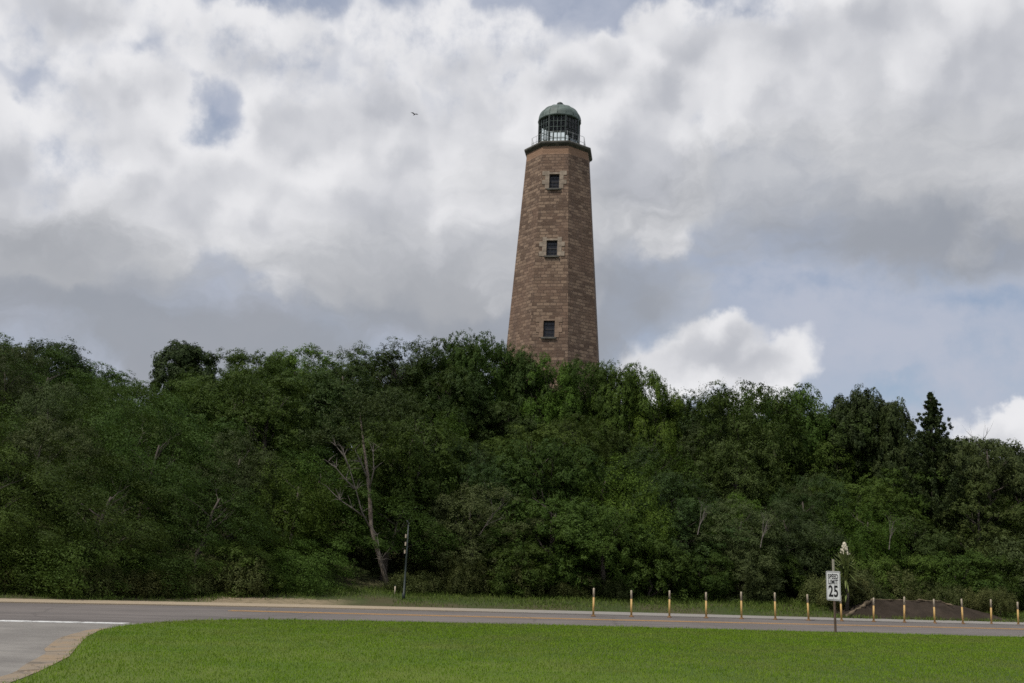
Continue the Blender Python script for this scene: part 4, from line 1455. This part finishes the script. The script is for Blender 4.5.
# ------------------------------------------------------------------ brown bank by the posts
m, b, _ = material('bare_earth')
geo = node('ShaderNodeNewGeometry')
pos = geo.outputs['Position']
na = noise_n(pos, 1.2, 6, 0.65); nb = noise_n(pos, 13, 6, 0.75)
c1 = mixc(sstep(X(na.outputs['Fac']), 0.4, 0.65), (0.034, 0.026, 0.019), (0.052, 0.040, 0.030))
c1 = mixc(sstep(X(nb.outputs['Fac']), 0.5, 0.75) * 0.6, c1, (0.068, 0.054, 0.040))
link(c1, b.inputs['Base Color']); b.inputs['Roughness'].default_value = 0.95; b.inputs['Specular IOR Level'].default_value = 0.1
bump(b, X(nb.outputs['Fac']), 0.7, 0.06)
M_EARTH = m
M_EDGE = plain('tan_bank_edge', (0.125, 0.098, 0.066), 0.95, var=0.5, scale=5, spec=0.1)
A = [P_(846, 617, 42.2), P_(905, 618, 43.0), P_(962, 620.5, 43.8), P_(1016, 623, 44.6)]
for p in A: p.z = 0.06
T = [P_(872, 600, 43.6), P_(905, 600.5, 44.4), P_(940, 601.5, 45.1), P_(978, 611, 45.9)]
Bk = [Vector((p.x - 0.3, p.y + 5.0, p.z - 0.12)) for p in T]
bank = thing('earth_bank', 'low brown trapezoid bank with tan edges behind the right-hand yellow posts', 'bank', (A[1].x, A[1].y, 0))
O2 = Vector((A[1].x, A[1].y, 0))
mb = MB()
NB = 6


def patch(P00, P10, P11, P01, nu=10, nv=8, amp=0.05):
    g = []
    for j in range(nv + 1):
        for i in range(nu + 1):
            u_, w_ = i / nu, j / nv
            p = (P00 * (1 - u_) + P10 * u_) * (1 - w_) + (P01 * (1 - u_) + P11 * u_) * w_
            e = amp * noise.noise(p * 1.7) + amp * 0.5 * noise.noise(p * 5)
            g.append(p + Vector((0, -e, e)) - O2)
    for j in range(nv):
        for i in range(nu):
            a = j * (nu + 1) + i
            mb.quad([g[a], g[a + 1], g[a + nu + 2], g[a + nu + 1]])


for i in range(3):
    patch(A[i], A[i + 1], T[i + 1], T[i])
    patch(T[i], T[i + 1], Bk[i + 1], Bk[i])
LB = Vector((A[0].x - 0.2, A[0].y + 4, 0.0)); RB = Vector((A[3].x + 0.5, A[3].y + 4, 0.0))
patch(LB, A[0], T[0], Bk[0]); patch(A[3], RB, Bk[3], T[3])
mb.build('bank_face', M_EARTH, bank, True)
eb = MB()
line = [A[0], (A[0] + T[0]) / 2, T[0], T[1], T[2], T[2].lerp(A[2], 0.3) + Vector((0.35, 0, 0))]
rp_, rr_ = [], []
rq = random.Random(12)
for i in range(len(line) - 1):
    for k in range(7):
        t = k / 7
        rp_.append(line[i].lerp(line[i + 1], t) - O2 + Vector((rq.uniform(-.05, .05), -0.01 + rq.uniform(-.04, .04), 0.02 + rq.uniform(-.03, .03))))
        rr_.append((0.085 if i < 2 else 0.035) * rq.uniform(0.3, 1.2))
eb.tube(rp_, rr_, 7)
eb.build('bank_rim', M_EDGE, bank, True)

# ------------------------------------------------------------------ yellow posts
M_PYEL = plain('orange_yellow_plastic', (0.53, 0.34, 0.12), 0.5, var=0.12, scale=5)
M_PWHT = plain('faded_reflective_band', (0.46, 0.39, 0.29), 0.5, var=0.12, scale=7)
M_PBASE = plain('post_base_rubber', (0.16, 0.085, 0.03), 0.7, var=0.3, scale=8)
POSTS = [(3.21, 36.38 + 1.6), (4.66, 38.35), (6.12, 38.75), (7.63, 39.2), (8.99, 39.55), (10.47, 39.98), (11.81, 40.3), (13.32, 40.75), (14.6, 41.05), (15.93, 41.4), (17.3, 41.75), (18.45, 42.0), (20.03, 42.4), (21.54, 42.75)]
POSTPX = [(593.3, 616.3), (631.4, 616.7), (669.4, 617.3), (706.2, 618.0), (741.6, 618.8), (775.4, 619.5), (808.7, 620.3), (841.6, 620.9), (873.7, 621.7), (904.4, 622.4), (934.8, 623.1), (963, 623.8), (991.5, 624.4), (1018.4, 625.0)]
ORDW = ['first', 'second', 'third', 'fourth', 'fifth', 'sixth', 'seventh', 'eighth', 'ninth', 'tenth', 'eleventh', 'twelfth', 'thirteenth', 'rightmost']
proto_post = None
ry = random.Random(8)
for i, (ppx, ppy) in enumerate(POSTPX):
    d = _f + _r * ((ppx - 512) / 1000) - _u * ((ppy - 341.5) / 1000)
    t = -(CAM_H - 0.02) / d.z
    x, y = d.x * t, d.y * t
    lab = f'slim orange-yellow roadside post with pale top, {ORDW[i]} from the left in the row' if i < 13 else 'slim orange-yellow roadside post with pale top, rightmost in the row at the photo edge'
    extra = {7: 'slim orange-yellow roadside post standing just right of the speed limit sign', 0: 'slim orange-yellow roadside post, leftmost in the row, on the green verge side'}
    lab = extra.get(i, lab)
    if proto_post is None:
        proto_post = thing('marker_post', lab, 'post', (x, y, 0.012), 0, 'yellow marker posts along the far side of the road')
        p1 = MB(); p1.tube([(0, 0, 0.04), (0, 0, 0.64)], [0.037, 0.033], 12); p1.build('post_shaft', M_PYEL, proto_post, True)
        p2 = MB(); p2.tube([(0, 0, 0.642), (0, 0, 0.93), (0, 0, 0.95)], [0.034, 0.033, 0.025], 12); p2.build('pale_band', M_PWHT, proto_post, True)
        p3 = MB(); p3.lathe([(0.085, 0), (0.085, 0.02), (0.06, 0.04), (0.045, 0.06), (0, 0.06)], 14); p3.build('post_base', M_PBASE, proto_post)
        cur = proto_post
    else:
        cur = proto_post.copy(); COL.objects.link(cur)
        cur.location = (x, y, 0.012)
        cur['label'] = lab
        for ch in proto_post.children:
            if ch.name.split('.')[0] in ('post_shaft', 'pale_band', 'post_base'):
                c2 = ch.copy(); COL.objects.link(c2); c2.parent = cur
    cur.rotation_euler = (ry.uniform(-0.045, 0.045), ry.uniform(-0.035, 0.035), ry.uniform(0, 6))
    k_ = ry.uniform(0.95, 1.04)
    cur.scale = (1, 1, k_)

# ------------------------------------------------------------------ speed limit sign
SX, SY = 9.96, 30.95
M_SIGNW = plain('white_sign_sheet', (0.66, 0.67, 0.66), 0.4, var=0.05, scale=3)
M_SIGNB = plain('black_sign_ink', (0.012, 0.012, 0.013), 0.5)
M_SIGNBK = plain('bare_aluminium', (0.35, 0.35, 0.35), 0.45, metal=0.6)
M_POSTB = plain('rusty_steel_post', (0.105, 0.072, 0.05), 0.75, var=0.35, scale=5)
M_POSTT = plain('galvanised_post_top', (0.30, 0.28, 0.22), 0.6, var=0.2, scale=5)
sign = thing('speed_limit_sign', 'white speed limit 25 sign on a thin brown post at the lawn edge', 'sign', (SX, SY, 0.03), RAD(-70))
SW, SH, SZ = 0.66, 0.86, 1.36
po = MB()
for dx in (-0.03, 0.03):
    po.box((dx, 0.012, 0.5), (0.012, 0.035, 1.1))
po.box((0, 0.0, 0.5), (0.048, 0.01, 1.1))
po.build('post', M_POSTB, sign)
po = MB()
for dx in (-0.03, 0.03):
    po.box((dx, 0.012, 1.6), (0.012, 0.035, 1.09))
po.box((0, 0.0, 1.6), (0.048, 0.01, 1.09))
po.build('post_top', M_POSTT, sign)


def rounded(w, h, r, y, n=6):
    P = []
    for cx, cz, a0 in ((w / 2 - r, h / 2 - r, 0), (-w / 2 + r, h / 2 - r, 90), (-w / 2 + r, -h / 2 + r, 180), (w / 2 - r, -h / 2 + r, 270)):
        for k in range(n + 1):
            a = RAD(a0 + 90 * k / n)
            P.append((cx + r * math.cos(a), y, cz + r * math.sin(a)))
    return P


pl = MB()
fr_ = rounded(SW, SH, 0.05, -0.013); bk_ = rounded(SW, SH, 0.05, -0.009)
pl.quad([(x, y, z + SZ) for x, y, z in reversed(fr_)])
for i in range(len(fr_)):
    j = (i + 1) % len(fr_)
    pl.quad([(*fr_[i][:2], fr_[i][2] + SZ), (*fr_[j][:2], fr_[j][2] + SZ), (*bk_[j][:2], bk_[j][2] + SZ), (*bk_[i][:2], bk_[i][2] + SZ)])
plate = pl.build('sign_plate', M_SIGNW, sign)
bkm = MB(); bkm.quad([(x, -0.0088, z + SZ) for x, y, z in bk_]); bkm.build('plate_back', M_SIGNBK, plate)
bd = MB()
o_ = rounded(SW - 0.035, SH - 0.035, 0.04, -0.0148); i_ = rounded(SW - 0.065, SH - 0.065, 0.028, -0.0148)
for i in range(len(o_)):
    j = (i + 1) % len(o_)
    bd.quad([(p[0], p[1], p[2] + SZ) for p in (o_[j], o_[i], i_[i], i_[j])])
bd.build('border', M_SIGNB, plate)


def lettering(txt, h, z, bold, wide=1.0):
    cu = bpy.data.curves.new('lettering', 'FONT')
    cu.body = txt; cu.align_x = 'CENTER'; cu.align_y = 'CENTER'
    cu.size = h; cu.offset = bold; cu.extrude = 0.0006; cu.space_character = 1.06
    o = bpy.data.objects.new('tmp', cu); COL.objects.link(o)
    bpy.context.view_layer.update()
    me = bpy.data.meshes.new_from_object(o.evaluated_get(bpy.context.evaluated_depsgraph_get()))
    bpy.data.objects.remove(o)
    me.transform(Matrix.Translation((0, -0.0152, z)) @ Matrix.Rotation(math.pi / 2, 4, 'X') @ Matrix.Diagonal((wide, 1, 1, 1)))
    me.materials.clear()
    return obj('lettering', me, M_SIGNB, plate)


lettering('SPEED', 0.19, SZ + 0.265, 0.006, 0.88)
lettering('LIMIT', 0.19, SZ + 0.105, 0.006, 0.95)
lettering('25', 0.46, SZ - 0.175, 0.012, 0.98)
bl = MB()
for z in (SZ + 0.36, SZ - 0.36):
    bl.lathe([(0.0, 0.0), (0.012, 0.0), (0.012, 0.006), (0, 0.007)], 10)
    bl.v[-40:] = [(x, -0.0135 - zz, z + y) for x, y, zz in bl.v[-40:]]
bl.build('bolts', M_SIGNBK, plate)

# ------------------------------------------------------------------ thin dark pole with white markers
QX, QY = z_for(403, 606, 40.0)[0], 40.0
pole = thing('marker_pole', 'thin dark green pole with white patches and a crooked top, on the verge', 'pole', (QX, QY, ground_z(QX, QY)), 0)
M_POLE = plain('dark_green_pole', (0.020, 0.030, 0.026), 0.5, var=0.3, scale=5)
pb = MB(); pb.tube([(0, 0, -0.05), (0.0, 0, 0.25), (0.01, 0, 0.26), (0.02, 0, 1.5), (0.03, 0.01, 2.9)], [0.065, 0.06, 0.045, 0.036, 0.026], 10); pb.build('pole_shaft', M_POLE, pole, True)
pb = MB(); pb.tube([(0.03, 0.01, 2.88), (-0.01, 0, 2.98), (-0.05, 0, 3.02)], [0.03, 0.025, 0.02], 8); pb.tube([(0.03, 0.01, 2.86), (0.07, 0, 2.93)], [0.028, 0.02], 8); pb.build('pole_crook', M_POLE, pole, True)
for z, dx in ((2.42, -0.045), (2.12, -0.04), (1.82, -0.05)):
    pb = MB(); pb.box((dx, -0.035, z), (0.05, 0.04, 0.14)); pb.build('white_marker', M_PWHT, pole)
wx = z_for(394.5, 598, 41.5)[0]
ws = thing('white_stake', 'tiny white stake in the grass just left of the thin dark pole', 'stake', (wx, 41.5, ground_z(wx, 41.5)))
pb = MB(); pb.tube([(0, 0, -0.05), (0, 0, 0.34)], [0.03, 0.026], 8); pb.build('stake_body', M_PWHT, ws)
pb = MB(); pb.lathe([(0.026, 0.34), (0.03, 0.36), (0.0, 0.40)], 8); pb.build('stake_cap', M_POLE, ws)

# ------------------------------------------------------------------ bird far up in the clouds
bx, bz = z_for(414.5, 114.5, 95.0)
bird = thing('bird', 'tiny dark bird flying in front of the white cloud left of the lantern', 'bird', (bx, 95.0, bz), 0.6)
bb = MB()
bb.tube([(0, -0.22, 0), (0, -0.15, 0.0), (0, 0, 0.0), (0, 0.13, 0.0), (0, 0.26, 0.0)], [0.015, 0.04, 0.055, 0.035, 0.02], 8)
for s_ in (-1, 1):
    w_ = [(0, -0.07, 0.03), (s_ * 0.22, -0.10, 0.13), (s_ * 0.44, 0.02, 0.10), (s_ * 0.2, 0.08, 0.11), (0, 0.07, 0.03)]
    bb.quad(w_)
    bb.quad([(x, y, z - 0.012) for x, y, z in reversed(w_)])
bb.build('bird_body', plain('dark_feathers', (0.03, 0.028, 0.026), 0.8), bird)

print('planted', len(PLANTED))
